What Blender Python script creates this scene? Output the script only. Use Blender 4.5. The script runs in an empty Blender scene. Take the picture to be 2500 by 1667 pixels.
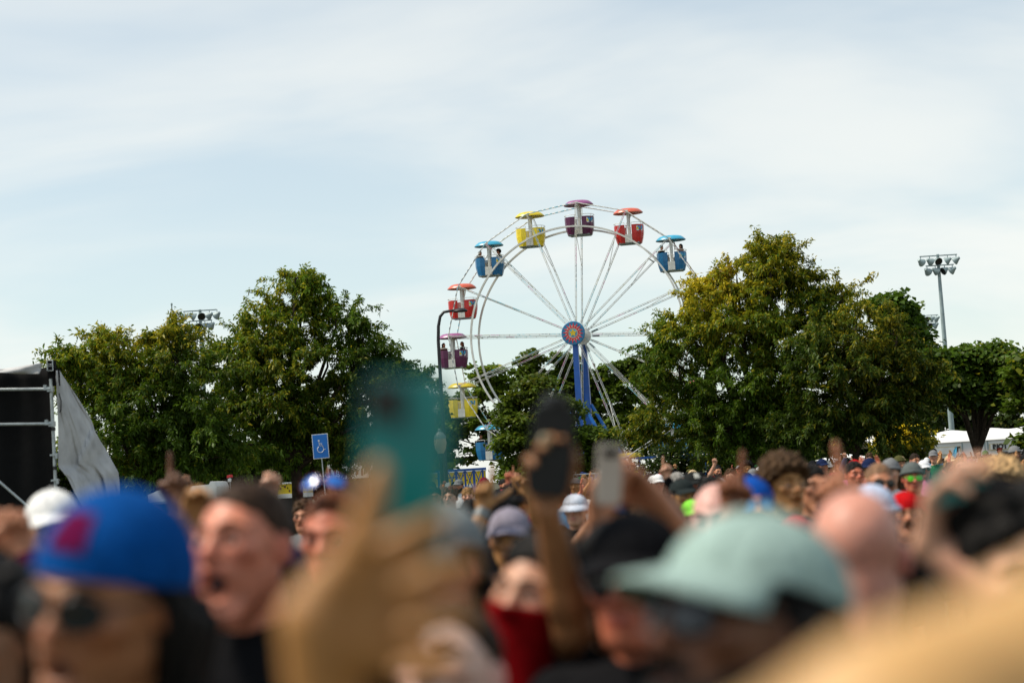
import bpy, math, random
import numpy as np
from mathutils import Vector, Matrix

random.seed(7)
RNG = np.random.default_rng(7)
SC = bpy.context.scene
COL = SC.collection

# ------------------------------------------------------------------ camera
FPX = 4257.0                      # focal length in pixels of the 2500 x 1667 photograph
CAMZ = 1.80
PITCH = math.atan(334.0 / FPX)
ROLL = math.radians(3.5)
CAM = Vector((0, 0, CAMZ))
_w = Vector((0, math.cos(PITCH), math.sin(PITCH)))
_u0 = Vector((0, -math.sin(PITCH), math.cos(PITCH)))
_r0 = Vector((1, 0, 0))
CR = math.cos(ROLL) * _r0 - math.sin(ROLL) * _u0      # camera right
CU = math.sin(ROLL) * _r0 + math.cos(ROLL) * _u0      # camera up
CW = _w                                               # view direction

cam_data = bpy.data.cameras.new('camera')
cam = bpy.data.objects.new('camera', cam_data)
COL.objects.link(cam)
cam.matrix_world = Matrix(((CR.x, CU.x, -CW.x, 0), (CR.y, CU.y, -CW.y, 0), (CR.z, CU.z, -CW.z, CAMZ), (0, 0, 0, 1)))
cam_data.sensor_width = 36.0
cam_data.lens = 36.0 * FPX / 2500.0
cam_data.clip_start = 0.05
cam_data.clip_end = 3000.0
cam_data.dof.use_dof = True
cam_data.dof.focus_distance = 85.0
cam_data.dof.aperture_fstop = 2.05
SC.camera = cam


def P(px, py, Y):
    """A point of the place at depth Y metres in front of the camera, found from the photograph."""
    d = CW + ((px - 1250.0) / FPX) * CR + ((833.5 - py) / FPX) * CU
    return CAM + d * (Y / d.y)


def PX(p):
    v = Vector(p) - CAM
    z = v.dot(CW)
    return 1250.0 + FPX * v.dot(CR) / z, 833.5 - FPX * v.dot(CU) / z


def IMG(x, y, z):
    """direction given as right / up / towards the camera"""
    return (CR * x + CU * y - CW * z).normalized()


# ------------------------------------------------------------------ sky and sun
SUN_DIR = Vector((-0.64, -0.02, 1.0)).normalized()     # towards the sun
SUN_EL = math.asin(SUN_DIR.z)
world = bpy.data.worlds.new('World')
SC.world = world
world.use_nodes = True
wn = world.node_tree.nodes
wl = world.node_tree.links
wn.clear()
w_out = wn.new('ShaderNodeOutputWorld')
w_bg = wn.new('ShaderNodeBackground')
w_bg.inputs['Strength'].default_value = 0.1
w_sky = wn.new('ShaderNodeTexSky')
w_sky.sky_type = 'NISHITA'
w_sky.sun_disc = False
w_sky.sun_elevation = SUN_EL
w_sky.sun_rotation = math.atan2(SUN_DIR.x, SUN_DIR.y)
w_sky.air_density = 1.0
w_sky.dust_density = 0.6
w_sky.ozone_density = 1.5
w_tc = wn.new('ShaderNodeTexCoord')
w_sep = wn.new('ShaderNodeSeparateXYZ')
wl.new(w_tc.outputs['Generated'], w_sep.inputs[0])


def wmath(op, a, b=None, clamp=False):
    n = wn.new('ShaderNodeMath')
    n.operation = op
    n.use_clamp = clamp
    for i, v in enumerate((a, b)):
        if v is None:
            continue
        if isinstance(v, (int, float)):
            n.inputs[i].default_value = v
        else:
            wl.new(v, n.inputs[i])
    return n.outputs[0]


# a cloud sheet overhead: direction projected on a plane high above, so streaks flatten to the horizon
zz = wmath('ADD', wmath('MAXIMUM', w_sep.outputs['Z'], 0.0), 0.30)
cx = wmath('DIVIDE', w_sep.outputs['X'], zz)
cy = wmath('DIVIDE', w_sep.outputs['Y'], zz)
w_cmb = wn.new('ShaderNodeCombineXYZ')
wl.new(cx, w_cmb.inputs[0])
wl.new(cy, w_cmb.inputs[1])
w_map = wn.new('ShaderNodeMapping')
w_map.inputs['Rotation'].default_value = (0, 0, math.radians(24))
w_map.inputs['Scale'].default_value = (1.0, 1.7, 1.0)
w_map.inputs['Location'].default_value = (3.1, 1.7, 0.0)
wl.new(w_cmb.outputs[0], w_map.inputs['Vector'])
w_n1 = wn.new('ShaderNodeTexNoise')
w_n1.inputs['Scale'].default_value = 1.25
w_n1.inputs['Detail'].default_value = 5.0
w_n1.inputs['Roughness'].default_value = 0.5
w_n1.inputs['Distortion'].default_value = 0.35
wl.new(w_map.outputs[0], w_n1.inputs['Vector'])
w_rmp = wn.new('ShaderNodeMapRange')
w_rmp.interpolation_type = 'SMOOTHSTEP'
w_rmp.inputs['From Min'].default_value = 0.34
w_rmp.inputs['From Max'].default_value = 0.66
w_rmp.inputs['To Min'].default_value = 0.52
w_rmp.inputs['To Max'].default_value = 0.95
wl.new(w_n1.outputs['Fac'], w_rmp.inputs['Value'])
w_mix = wn.new('ShaderNodeMix')
w_mix.data_type = 'RGBA'
# thin cloud: thicker towards the horizon, thinner overhead
w_el = wn.new('ShaderNodeMapRange')
w_el.inputs['From Min'].default_value = 0.0
w_el.inputs['From Max'].default_value = 0.75
w_el.inputs['To Min'].default_value = 1.04
w_el.inputs['To Max'].default_value = 0.30
wl.new(w_sep.outputs['Z'], w_el.inputs['Value'])
w_fac = wmath('MULTIPLY', w_rmp.outputs['Result'], w_el.outputs['Result'], True)
wl.new(w_fac, w_mix.inputs['Factor'])
w_tint = wn.new('ShaderNodeMix')
w_tint.data_type = 'RGBA'
w_tint.blend_type = 'MULTIPLY'
w_tint.inputs['Factor'].default_value = 1.0
w_tint.inputs['B'].default_value = (1.05, 1.25, 1.2, 1.0)
wl.new(w_sky.outputs['Color'], w_tint.inputs['A'])
wl.new(w_tint.outputs['Result'], w_mix.inputs['A'])
w_mix.inputs['B'].default_value = (8.6, 8.65, 8.2, 1.0)
wl.new(w_mix.outputs['Result'], w_bg.inputs['Color'])
wl.new(w_bg.outputs[0], w_out.inputs[0])

sun_data = bpy.data.lights.new('sun', 'SUN')
sun_data.energy = 4.3
sun_data.angle = math.radians(15)
sun_data.color = (1.0, 0.90, 0.76)
sun = bpy.data.objects.new('sun', sun_data)
COL.objects.link(sun)
sun.rotation_euler = (-SUN_DIR).to_track_quat('-Z', 'Y').to_euler()

SC.view_settings.view_transform = 'Standard'
SC.view_settings.look = 'None'
SC.view_settings.exposure = 0.2
SC.view_settings.gamma = 1.0
SC.view_settings.use_curve_mapping = False

# ------------------------------------------------------------------ materials
def new_mat(name):
    m = bpy.data.materials.new(name)
    m.use_nodes = True
    nt = m.node_tree
    return m, nt, nt.nodes['Principled BSDF']


def paint(name, rgb, rough=0.5, metal=0.0, var=0.12, scale=6.0, bump=0.0, spec=0.5):
    m, nt, b = new_mat(name)
    tc = nt.nodes.new('ShaderNodeTexCoord')
    n = nt.nodes.new('ShaderNodeTexNoise')
    n.inputs['Scale'].default_value = scale
    n.inputs['Detail'].default_value = 5.0
    nt.links.new(tc.outputs['Object'], n.inputs['Vector'])
    mr = nt.nodes.new('ShaderNodeMapRange')
    mr.inputs['From Min'].default_value = 0.3
    mr.inputs['From Max'].default_value = 0.7
    mr.inputs['To Min'].default_value = 1.0 - var
    mr.inputs['To Max'].default_value = 1.0 + var * 0.5
    nt.links.new(n.outputs['Fac'], mr.inputs['Value'])
    mx = nt.nodes.new('ShaderNodeVectorMath')
    mx.operation = 'SCALE'
    mx.inputs[0].default_value = rgb
    nt.links.new(mr.outputs['Result'], mx.inputs['Scale'])
    nt.links.new(mx.outputs[0], b.inputs['Base Color'])
    b.inputs['Roughness'].default_value = rough
    b.inputs['Metallic'].default_value = metal
    b.inputs['Specular IOR Level'].default_value = spec
    if bump:
        bp = nt.nodes.new('ShaderNodeBump')
        bp.inputs['Strength'].default_value = bump
        bp.inputs['Distance'].default_value = 0.02
        nt.links.new(n.outputs['Fac'], bp.inputs['Height'])
        nt.links.new(bp.outputs[0], b.inputs['Normal'])
    return m


def colour_mat(name, rough, scale, var, bump=0.0, dist=0.004, attr=None, sss=0.0, spec=0.4, stretch=(1, 1, 1)):
    """one material for many things: the colour is the object's own colour, varied by noise"""
    m, nt, b = new_mat(name)
    L = nt.links
    oi = nt.nodes.new('ShaderNodeObjectInfo')
    tc = nt.nodes.new('ShaderNodeTexCoord')
    mp = nt.nodes.new('ShaderNodeMapping')
    mp.inputs['Scale'].default_value = stretch
    L.new(tc.outputs['Object'], mp.inputs['Vector'])
    n = nt.nodes.new('ShaderNodeTexNoise')
    n.inputs['Scale'].default_value = scale
    n.inputs['Detail'].default_value = 4.0
    L.new(mp.outputs[0], n.inputs['Vector'])
    mr = nt.nodes.new('ShaderNodeMapRange')
    mr.inputs['From Min'].default_value = 0.3
    mr.inputs['From Max'].default_value = 0.7
    mr.inputs['To Min'].default_value = 1.0 - var
    mr.inputs['To Max'].default_value = 1.0 + var
    L.new(n.outputs['Fac'], mr.inputs['Value'])
    sc = nt.nodes.new('ShaderNodeVectorMath')
    sc.operation = 'SCALE'
    L.new(oi.outputs['Color'], sc.inputs[0])
    L.new(mr.outputs['Result'], sc.inputs['Scale'])
    out = sc.outputs[0]
    if attr:
        at = nt.nodes.new('ShaderNodeAttribute')
        at.attribute_name = attr
        mu = nt.nodes.new('ShaderNodeVectorMath')
        mu.operation = 'MULTIPLY'
        L.new(out, mu.inputs[0])
        L.new(at.outputs['Color'], mu.inputs[1])
        out = mu.outputs[0]
    L.new(out, b.inputs['Base Color'])
    b.inputs['Roughness'].default_value = rough
    b.inputs['Specular IOR Level'].default_value = spec
    if sss:
        b.inputs['Subsurface Weight'].default_value = sss
        b.inputs['Subsurface Radius'].default_value = (1.0, 0.35, 0.2)
        b.inputs['Subsurface Scale'].default_value = 0.006
    if bump:
        bp = nt.nodes.new('ShaderNodeBump')
        bp.inputs['Strength'].default_value = bump
        bp.inputs['Distance'].default_value = dist
        L.new(n.outputs['Fac'], bp.inputs['Height'])
        L.new(bp.outputs[0], b.inputs['Normal'])
    return m


M = {}
M['skin'] = colour_mat('skin', 0.46, 34.0, 0.20, 0.35, 0.003, attr='tint', sss=0.12)
M['cloth'] = colour_mat('cloth', 0.95, 60.0, 0.22, 0.6, 0.004, spec=0.05)
M['hair'] = colour_mat('hair', 0.6, 60.0, 0.6, 1.0, 0.010, spec=0.12, stretch=(1, 1, 0.25))
M['gloss'] = colour_mat('gloss', 0.12, 20.0, 0.04, spec=0.6)
M['plain'] = colour_mat('plain', 0.45, 9.0, 0.10)
M['enamel'] = colour_mat('enamel', 0.32, 3.0, 0.14, spec=0.5)
M['white'] = paint('white_paint', (0.78, 0.78, 0.74), 0.45, var=0.14, scale=3.0)
M['wheel_white'] = paint('wheel_white', (0.72, 0.71, 0.64), 0.42, var=0.2, scale=2.5)
M['blue'] = paint('blue_paint', (0.008, 0.085, 0.36), 0.38, var=0.22, scale=2.0)
M['black'] = paint('black_paint', (0.012, 0.012, 0.013), 0.45)
M['blackcloth'] = paint('black_cloth', (0.009, 0.009, 0.009), 0.95, bump=0.4, spec=0.1)
M['steel'] = paint('galvanised_steel', (0.42, 0.46, 0.46), 0.42, metal=0.55, var=0.25, scale=14.0)
M['flood'] = paint('flood_metal', (0.30, 0.38, 0.38), 0.5, metal=0.1, var=0.2, scale=2.0)
M['yellow'] = paint('yellow_paint', (0.78, 0.56, 0.01), 0.5, var=0.25, scale=2.0)
M['bark'] = paint('bark', (0.05, 0.038, 0.027), 0.9, var=0.5, scale=9.0, bump=0.8, spec=0.1)
M['tent'] = paint('tent_vinyl', (0.78, 0.78, 0.76), 0.55, var=0.1, scale=0.7)
M['glass'] = paint('dark_glass', (0.01, 0.01, 0.012), 0.06, spec=0.7)
M['red'] = paint('red_paint', (0.5, 0.01, 0.015), 0.45)
M['beige'] = paint('beige_paint', (0.62, 0.5, 0.34), 0.6)
M['brown'] = paint('brown_paint', (0.16, 0.06, 0.03), 0.7)
M['gold_board'] = paint('gold_board', (0.66, 0.58, 0.4), 0.6)


# ------------------------------------------------------------------ scene-graph helpers
def link(o):
    COL.objects.link(o)
    return o


def mk(name, me, mat=None, parent=None, mw=None, color=None):
    o = bpy.data.objects.new(name, me)
    if mat is not None and me is not None and len(me.materials) == 0:
        me.materials.append(mat)
    if parent is not None:
        o.parent = parent
    if mw is not None:
        o.matrix_local = mw
    if color is not None:
        o.color = (color[0], color[1], color[2], 1.0)
    COL.objects.link(o)
    return o


def empty(name, loc=(0, 0, 0), rz=0.0):
    o = bpy.data.objects.new(name, None)
    o.empty_display_size = 0.2
    o.location = loc
    o.rotation_euler = (0, 0, rz)
    COL.objects.link(o)
    return o


def tag(o, label=None, cat=None, group=None, kind=None):
    if label:
        o['label'] = label
    if cat:
        o['category'] = cat
    if group:
        o['group'] = group
    if kind:
        o['kind'] = kind
    return o


def mesh_np(name, V, F, smooth=True, mat=None):
    """mesh from numpy arrays; F an (n,3) or (n,4) array"""
    me = bpy.data.meshes.new(name)
    V = np.asarray(V, np.float32)
    F = np.asarray(F, np.int32)
    n, k = F.shape
    me.vertices.add(len(V))
    me.vertices.foreach_set('co', V.ravel())
    me.loops.add(n * k)
    me.loops.foreach_set('vertex_index', F.ravel())
    me.polygons.add(n)
    me.polygons.foreach_set('loop_start', np.arange(0, n * k, k, dtype=np.int32))
    me.polygons.foreach_set('loop_total', np.full(n, k, np.int32))
    if smooth:
        me.polygons.foreach_set('use_smooth', np.ones(n, bool))
    me.update(calc_edges=True)
    if mat is not None:
        me.materials.append(mat)
    return me


class MB:
    """collects simple shapes into one mesh"""
    def __init__(s):
        s.v = []
        s.f = []

    def add(s, vs, fs):
        o = len(s.v)
        s.v += [tuple(v) for v in vs]
        s.f += [tuple(i + o for i in f) for f in fs]
        return s

    def box(s, c, d, R=None):
        h = [x / 2 for x in d]
        vs = []
        for x in (-1, 1):
            for y in (-1, 1):
                for z in (-1, 1):
                    p = Vector((x * h[0], y * h[1], z * h[2]))
                    if R is not None:
                        p = R @ p
                    vs.append(Vector(c) + p)
        return s.add(vs, [(0, 1, 3, 2), (4, 6, 7, 5), (0, 4, 5, 1), (2, 3, 7, 6), (0, 2, 6, 4), (1, 5, 7, 3)])

    def bar(s, a, b, w, h=None, up=(0, 0, 1)):
        """box beam from a to b"""
        a = Vector(a)
        b = Vector(b)
        h = h or w
        d = (b - a)
        L = d.length
        d.normalize()
        x = d.cross(Vector(up))
        if x.length < 1e-4:
            x = d.cross(Vector((0, 1, 0)))
        x.normalize()
        y = d.cross(x)
        R = Matrix((x, y, d)).transposed()
        return s.box((a + b) / 2, (w, h, L), R)

    def tube(s, pts, r, n=8, cap=True):
        pts = [Vector(p) for p in pts]
        rs = r if isinstance(r, (list, tuple)) else [r] * len(pts)
        vs = []
        fs = []
        prev = None
        for i, p in enumerate(pts):
            if i == 0:
                t = pts[1] - pts[0]
            elif i == len(pts) - 1:
                t = pts[-1] - pts[-2]
            else:
                t = (pts[i + 1] - p).normalized() + (p - pts[i - 1]).normalized()
            t.normalize()
            if prev is None:
                x = t.orthogonal().normalized()
            else:
                x = prev - t * prev.dot(t)
                if x.length < 1e-5:
                    x = t.orthogonal()
                x.normalize()
            prev = x
            y = t.cross(x)
            for k in range(n):
                a = 2 * math.pi * k / n
                vs.append(p + (x * math.cos(a) + y * math.sin(a)) * rs[i])
        for i in range(len(pts) - 1):
            for k in range(n):
                k2 = (k + 1) % n
                fs.append((i * n + k, i * n + k2, (i + 1) * n + k2, (i + 1) * n + k))
        if cap:
            fs.append(tuple(range(n - 1, -1, -1)))
            o = (len(pts) - 1) * n
            fs.append(tuple(o + k for k in range(n)))
        return s.add(vs, fs)

    def lathe(s, prof, n=24, c=(0, 0, 0), R=None, sx=1.0, sy=1.0):
        """profile of (r, z) turned about z"""
        vs = []
        fs = []
        for r, z in prof:
            for k in range(n):
                a = 2 * math.pi * k / n
                p = Vector((math.cos(a) * r * sx, math.sin(a) * r * sy, z))
                if R is not None:
                    p = R @ p
                vs.append(Vector(c) + p)
        for i in range(len(prof) - 1):
            for k in range(n):
                k2 = (k + 1) % n
                fs.append((i * n + k, i * n + k2, (i + 1) * n + k2, (i + 1) * n + k))
        if prof[0][0] > 1e-5:
            fs.append(tuple(range(n - 1, -1, -1)))
        if prof[-1][0] > 1e-5:
            o = (len(prof) - 1) * n
            fs.append(tuple(o + k for k in range(n)))
        return s.add(vs, fs)

    def prism(s, outline, a, b, axis='y'):
        """outline of 2-D points extruded from a to b along an axis"""
        n = len(outline)
        vs = []
        for t in (a, b):
            for (u, v) in outline:
                vs.append((u, t, v) if axis == 'y' else ((u, v, t) if axis == 'z' else (t, u, v)))
        fs = [tuple(range(n)), tuple(range(2 * n - 1, n - 1, -1))]
        for k in range(n):
            k2 = (k + 1) % n
            fs.append((k, n + k, n + k2, k2))
        return s.add(vs, fs)

    def mesh(s, name='mesh', smooth=False, angle=40):
        me = bpy.data.meshes.new(name)
        me.from_pydata([tuple(v) for v in s.v], [], s.f)
        import bmesh
        bm = bmesh.new()
        bm.from_mesh(me)
        bmesh.ops.recalc_face_normals(bm, faces=bm.faces)
        bm.to_mesh(me)
        bm.free()
        if smooth:
            me.polygons.foreach_set('use_smooth', np.ones(len(me.polygons), bool))
            me.set_sharp_from_angle(angle=math.radians(angle))
        me.update()
        return me

    def build(s, name, mat, parent=None, smooth=False, mw=None, color=None, angle=40):
        return mk(name, s.mesh(name, smooth, angle), mat, parent, mw, color)


def text_mesh(txt, size, extrude=0.004, bold=0.0):
    cu = bpy.data.curves.new('lettering', 'FONT')
    cu.body = txt
    cu.size = size
    cu.extrude = extrude
    cu.offset = bold
    cu.align_x = 'CENTER'
    cu.align_y = 'CENTER'
    o = bpy.data.objects.new('tmp', cu)
    COL.objects.link(o)
    dg = bpy.context.evaluated_depsgraph_get()
    me = bpy.data.meshes.new_from_object(o.evaluated_get(dg))
    bpy.data.objects.remove(o)
    return me


def noise3(p, seed, freq, octs=6):
    """cheap smooth noise: a sum of random plane waves, about -1..1"""
    r = np.random.default_rng(seed)
    out = 0
    for _ in range(octs):
        d = r.normal(size=3)
        d /= np.linalg.norm(d)
        d = d * freq * r.uniform(0.6, 1.5)
        out = out + np.sin(p[0] * d[0] + p[1] * d[1] + p[2] * d[2] + r.uniform(0, 6.28))
    return out / math.sqrt(octs) / 1.2
# ================================================================== the ground
def make_ground():
    m, nt, b = new_mat('trodden_grass')
    L = nt.links
    tc = nt.nodes.new('ShaderNodeTexCoord')
    n1 = nt.nodes.new('ShaderNodeTexNoise')
    n1.inputs['Scale'].default_value = 0.4
    n1.inputs['Detail'].default_value = 8
    n2 = nt.nodes.new('ShaderNodeTexNoise')
    n2.inputs['Scale'].default_value = 30
    n2.inputs['Detail'].default_value = 6
    L.new(tc.outputs['Object'], n1.inputs['Vector'])
    L.new(tc.outputs['Object'], n2.inputs['Vector'])
    r = nt.nodes.new('ShaderNodeValToRGB')
    r.color_ramp.elements[0].position = 0.4
    r.color_ramp.elements[0].color = (0.035, 0.05, 0.012, 1)
    r.color_ramp.elements[1].position = 0.62
    r.color_ramp.elements[1].color = (0.11, 0.085, 0.045, 1)
    L.new(n1.outputs['Fac'], r.inputs['Fac'])
    mx = nt.nodes.new('ShaderNodeMix')
    mx.data_type = 'RGBA'
    mx.blend_type = 'MULTIPLY'
    mx.inputs['Factor'].default_value = 0.6
    L.new(r.outputs['Color'], mx.inputs['A'])
    L.new(n2.outputs['Color'], mx.inputs['B'])
    L.new(mx.outputs['Result'], b.inputs['Base Color'])
    b.inputs['Roughness'].default_value = 0.95
    bp = nt.nodes.new('ShaderNodeBump')
    bp.inputs['Distance'].default_value = 0.03
    L.new(n2.outputs['Fac'], bp.inputs['Height'])
    L.new(bp.outputs[0], b.inputs['Normal'])
    n = 24
    xs = np.linspace(-700, 700, n)
    ys = np.linspace(-150, 1250, n)
    V = [(x, y, 0.0) for y in ys for x in xs]
    F = [(j * n + i, j * n + i + 1, (j + 1) * n + i + 1, (j + 1) * n + i) for j in range(n - 1) for i in range(n - 1)]
    o = mk('ground', mesh_np('ground', V, F, False), m)
    tag(o, 'trodden park grass under the crowd and the trees', 'ground', kind='structure')


make_ground()

# ================================================================== trees
def leaf_mat(name, trans=0.42, rough=0.5):
    m, nt, b = new_mat(name)
    L = nt.links
    at = nt.nodes.new('ShaderNodeAttribute')
    at.attribute_name = 'leaf'
    L.new(at.outputs['Color'], b.inputs['Base Color'])
    b.inputs['Roughness'].default_value = rough
    b.inputs['Specular IOR Level'].default_value = 0.25
    tr = nt.nodes.new('ShaderNodeBsdfTranslucent')
    L.new(at.outputs['Color'], tr.inputs['Color'])
    mx = nt.nodes.new('ShaderNodeMixShader')
    mx.inputs[0].default_value = trans
    L.new(b.outputs[0], mx.inputs[1])
    L.new(tr.outputs[0], mx.inputs[2])
    out = [n for n in nt.nodes if n.type == 'OUTPUT_MATERIAL'][0]
    L.new(mx.outputs[0], out.inputs[0])
    return m


M['leaf'] = leaf_mat('leaf')


def unit(v):
    return v / np.maximum(np.linalg.norm(v, axis=-1, keepdims=True), 1e-6)


def crown_mesh(lobes, sprays, per, kind, autumn, seed, green=(0.050, 0.085, 0.010), gold=(0.33, 0.20, 0.012),
               leaf_len=0.17, top=None, inner=0.35):
    """lobes: list of (centre xyz, radii xyz). Leaves hang on short twigs spread through the lobes."""
    r = np.random.default_rng(seed)
    C = np.array([l[0] for l in lobes], float)
    R = np.array([l[1] for l in lobes], float)
    wgt = R[:, 0] * R[:, 2] + (0.12 if kind == 'frond' else 0.3)
    li = r.choice(len(lobes), size=sprays, p=wgt / wgt.sum())
    d = unit(r.normal(size=(sprays, 3)))
    d[:, 2] = np.where(d[:, 2] < -0.35, d[:, 2] * 0.6, d[:, 2])
    rad = inner + (1.02 - inner) * r.random(sprays) ** 0.55
    c = C[li] + d * R[li] * rad[:, None]
    c = c[c[:, 2] > 1.2]
    S = len(c)
    li = li[:S]
    o = unit(d[:S] * np.array([1, 1, 0.7]) + np.array([0, 0, 0.25]) + 0.35 * r.normal(size=(S, 3)))
    N = S * per
    si = np.repeat(np.arange(S), per)
    t = r.random(N)
    if kind == 'frond':            # honey locust: drooping feathery fronds along arching twigs
        Lt = (0.40 + 0.95 * r.random(S) ** 2)[si]
        base = c[si] + o[si] * (t * Lt)[:, None] + np.array([0, 0, -1.0]) * (0.28 * (t * Lt) ** 2)[:, None]
        base += r.normal(size=(N, 3)) * (0.02 + 0.05 * t[:, None])
        ldir = unit(o[si] * 0.55 + unit(r.normal(size=(N, 3))) * 0.85 + np.array([0, 0, -0.45]))
        ln = leaf_len * (0.6 + 0.75 * r.random(N))
        wd = ln * 0.17
        up = unit(np.array([0, 0, 1.0]) + 0.6 * r.normal(size=(N, 3)))
    else:                          # broad leaves on layered clumps
        base = c[si] + r.normal(size=(N, 3)) * np.array([0.26, 0.26, 0.10])
        ldir = unit(o[si] * 0.6 + unit(r.normal(size=(N, 3))) * np.array([1, 1, 0.45]) + np.array([0, 0, -0.22]))
        ln = leaf_len * (0.6 + 0.7 * r.random(N))
        wd = ln * 0.42
        up = unit(np.array([0, 0, 1.0]) + 0.45 * r.normal(size=(N, 3)))
    side = unit(np.cross(ldir, up))
    nrm = np.cross(side, ldir)
    V = np.empty((N, 4, 3), np.float32)
    V[:, 0] = base
    V[:, 1] = base + ldir * (ln * 0.5)[:, None] + side * wd[:, None] + nrm * (ln * 0.08)[:, None]
    V[:, 2] = base + ldir * ln[:, None] - np.array([0, 0, 1.0]) * (ln * 0.18)[:, None]
    V[:, 3] = base + ldir * (ln * 0.5)[:, None] - side * wd[:, None] + nrm * (ln * 0.08)[:, None]
    F = np.arange(N * 4, dtype=np.int32).reshape(N, 4)
    # colour of the leaf itself: autumn gold comes on branch by branch
    zt = c[:, 2].max()
    zb = c[:, 2].min()
    hh = (c[:, 2] - zb) / max(zt - zb, 0.1)
    nz = noise3(c.T, seed + 5, 1.1, 7)
    a_s = autumn * (0.15 + 1.25 * hh ** 1.8) + 0.32 * nz * (0.3 + autumn) + 0.25 * (rad[:S] - 0.75)
    a = np.clip(a_s[si] + 0.16 * r.normal(size=N) - 0.12, 0, 1)
    a = a * a * (3 - 2 * a)
    g = np.array(green) * (0.65 + 0.7 * r.random((N, 1))) * (1 + 0.25 * noise3(c.T, seed + 9, 0.9, 5)[si])[:, None]
    y = np.array(gold) * (0.6 + 0.6 * r.random((N, 1)))
    rust = np.array((0.30, 0.12, 0.012))
    rm = ((noise3(c.T, seed + 3, 1.7, 5)[si] > 0.95) & (r.random(N) < 0.4))[:, None]
    y = np.where(rm, rust, y)
    col = g * (1 - a[:, None]) + y * a[:, None]
    me = mesh_np('crown', V.reshape(-1, 3), F, False, M['leaf'])
    at = me.attributes.new('leaf', 'FLOAT_COLOR', 'POINT')
    cc = np.ones((N, 4, 4), np.float32)
    cc[:, :, :3] = col[:, None, :]
    at.data.foreach_set('color', cc.ravel())
    return me, c


def tree(name, label, base, lobes_px, Y, sprays, per, kind='frond', autumn=0.4, seed=1, trunk_r=0.16, group=None,
         fork=0.28, leaf_len=0.15, green=(0.050, 0.085, 0.010), gold=(0.80, 0.60, 0.025), inner=0.45, twigs=90, lift=35):
    """base: (px, Y) of the trunk foot; lobes_px: (px, py, rx, ry[, dY]) clumps of the crown"""
    r = random.Random(seed)
    b = P(base, 1150, Y)
    b.z = 0
    lobes = []
    for l in lobes_px:
        dy = l[4] if len(l) > 4 else r.uniform(-0.6, 0.6)
        c = P(l[0], l[1] + (lift if kind == 'frond' else 0), Y + dy)
        k = (Y + dy) / FPX
        rx, rz = l[2] * k * (.86 if kind == 'frond' else .82), l[3] * k * (.84 if kind == 'frond' else .80)
        lobes.append(((c.x, c.y, c.z), (rx, min(rx, 2.4) * 0.9, rz)))
    main = list(lobes)
    if kind == 'frond' or sprays > 140:
        rs_ = np.random.default_rng(seed + 500)
        for (c, rd) in main:
            for _ in range(5 if kind == 'frond' else 4):
                d = unit(rs_.normal(size=3) * np.array((1, .8, .8)) + np.array((0, 0, .35)))
                q = np.array(c) + d * np.array(rd) * rs_.uniform(.8, 1.12)
                kk = rs_.uniform(.22, .42)
                lobes.append((tuple(q), (rd[0] * kk * 1.25, rd[1] * kk, rd[2] * kk * 1.15)))
    root = empty(name, b)
    tag(root, label, 'tree', group)
    me, cs = crown_mesh(lobes, sprays, per, kind, autumn, seed, leaf_len=leaf_len, green=green, gold=gold, inner=inner)
    me.transform(Matrix.Translation(-b))
    mk('crown', me, M['leaf'], root)
    top = max(l[0][2] + l[1][2] for l in lobes)
    fk = Vector((b.x + r.uniform(-.2, .2), b.y, max(1.6, top * fork)))
    mb = MB()
    q = [Vector(b), Vector((b.x + 0.04, b.y, fk.z * 0.4)), fk]
    mb.tube([p - b for p in q], [trunk_r * 1.35, trunk_r, trunk_r * 0.85], 9)
    mb.build('trunk', M['bark'], root, True)
    limb_pts = []
    for l in main:
        c = Vector(l[0])
        e = c + Vector((0, 0, l[1][2] * 0.55))
        m1 = fk.lerp(c, 0.45) + Vector((r.uniform(-.2, .2), r.uniform(-.2, .2), 0.25 + r.uniform(0, .3)))
        mb = MB()
        mb.tube([fk - b, m1 - b, c - b, e - b], [trunk_r * 0.5, trunk_r * 0.36, trunk_r * 0.2, trunk_r * 0.07], 6)
        mb.build('limb', M['bark'], root, True)
        limb_pts += [m1.lerp(c, t) for t in (0.2, 0.6, 1.0)] + [c.lerp(e, 0.6)]
    mb = MB()
    rr = np.random.default_rng(seed + 77)
    lp = np.array([tuple(p) for p in limb_pts])
    for i in rr.choice(len(cs), min(twigs, len(cs)), replace=False):
        e = cs[i]
        dd = np.linalg.norm(lp - e, axis=1) + 0.6 * np.maximum(lp[:, 2] - e[2], 0)
        a = Vector(lp[int(np.argmin(dd))])
        e = Vector(e)
        mid = a.lerp(e, 0.5) + Vector((0, 0, 0.12 * (e - a).length))
        mb.tube([a - b, mid - b, e - b], [0.032, 0.022, 0.008], 4, False)
    mb.build('twigs', M['bark'], root, True)['kind'] = 'stuff'
    return root


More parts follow.
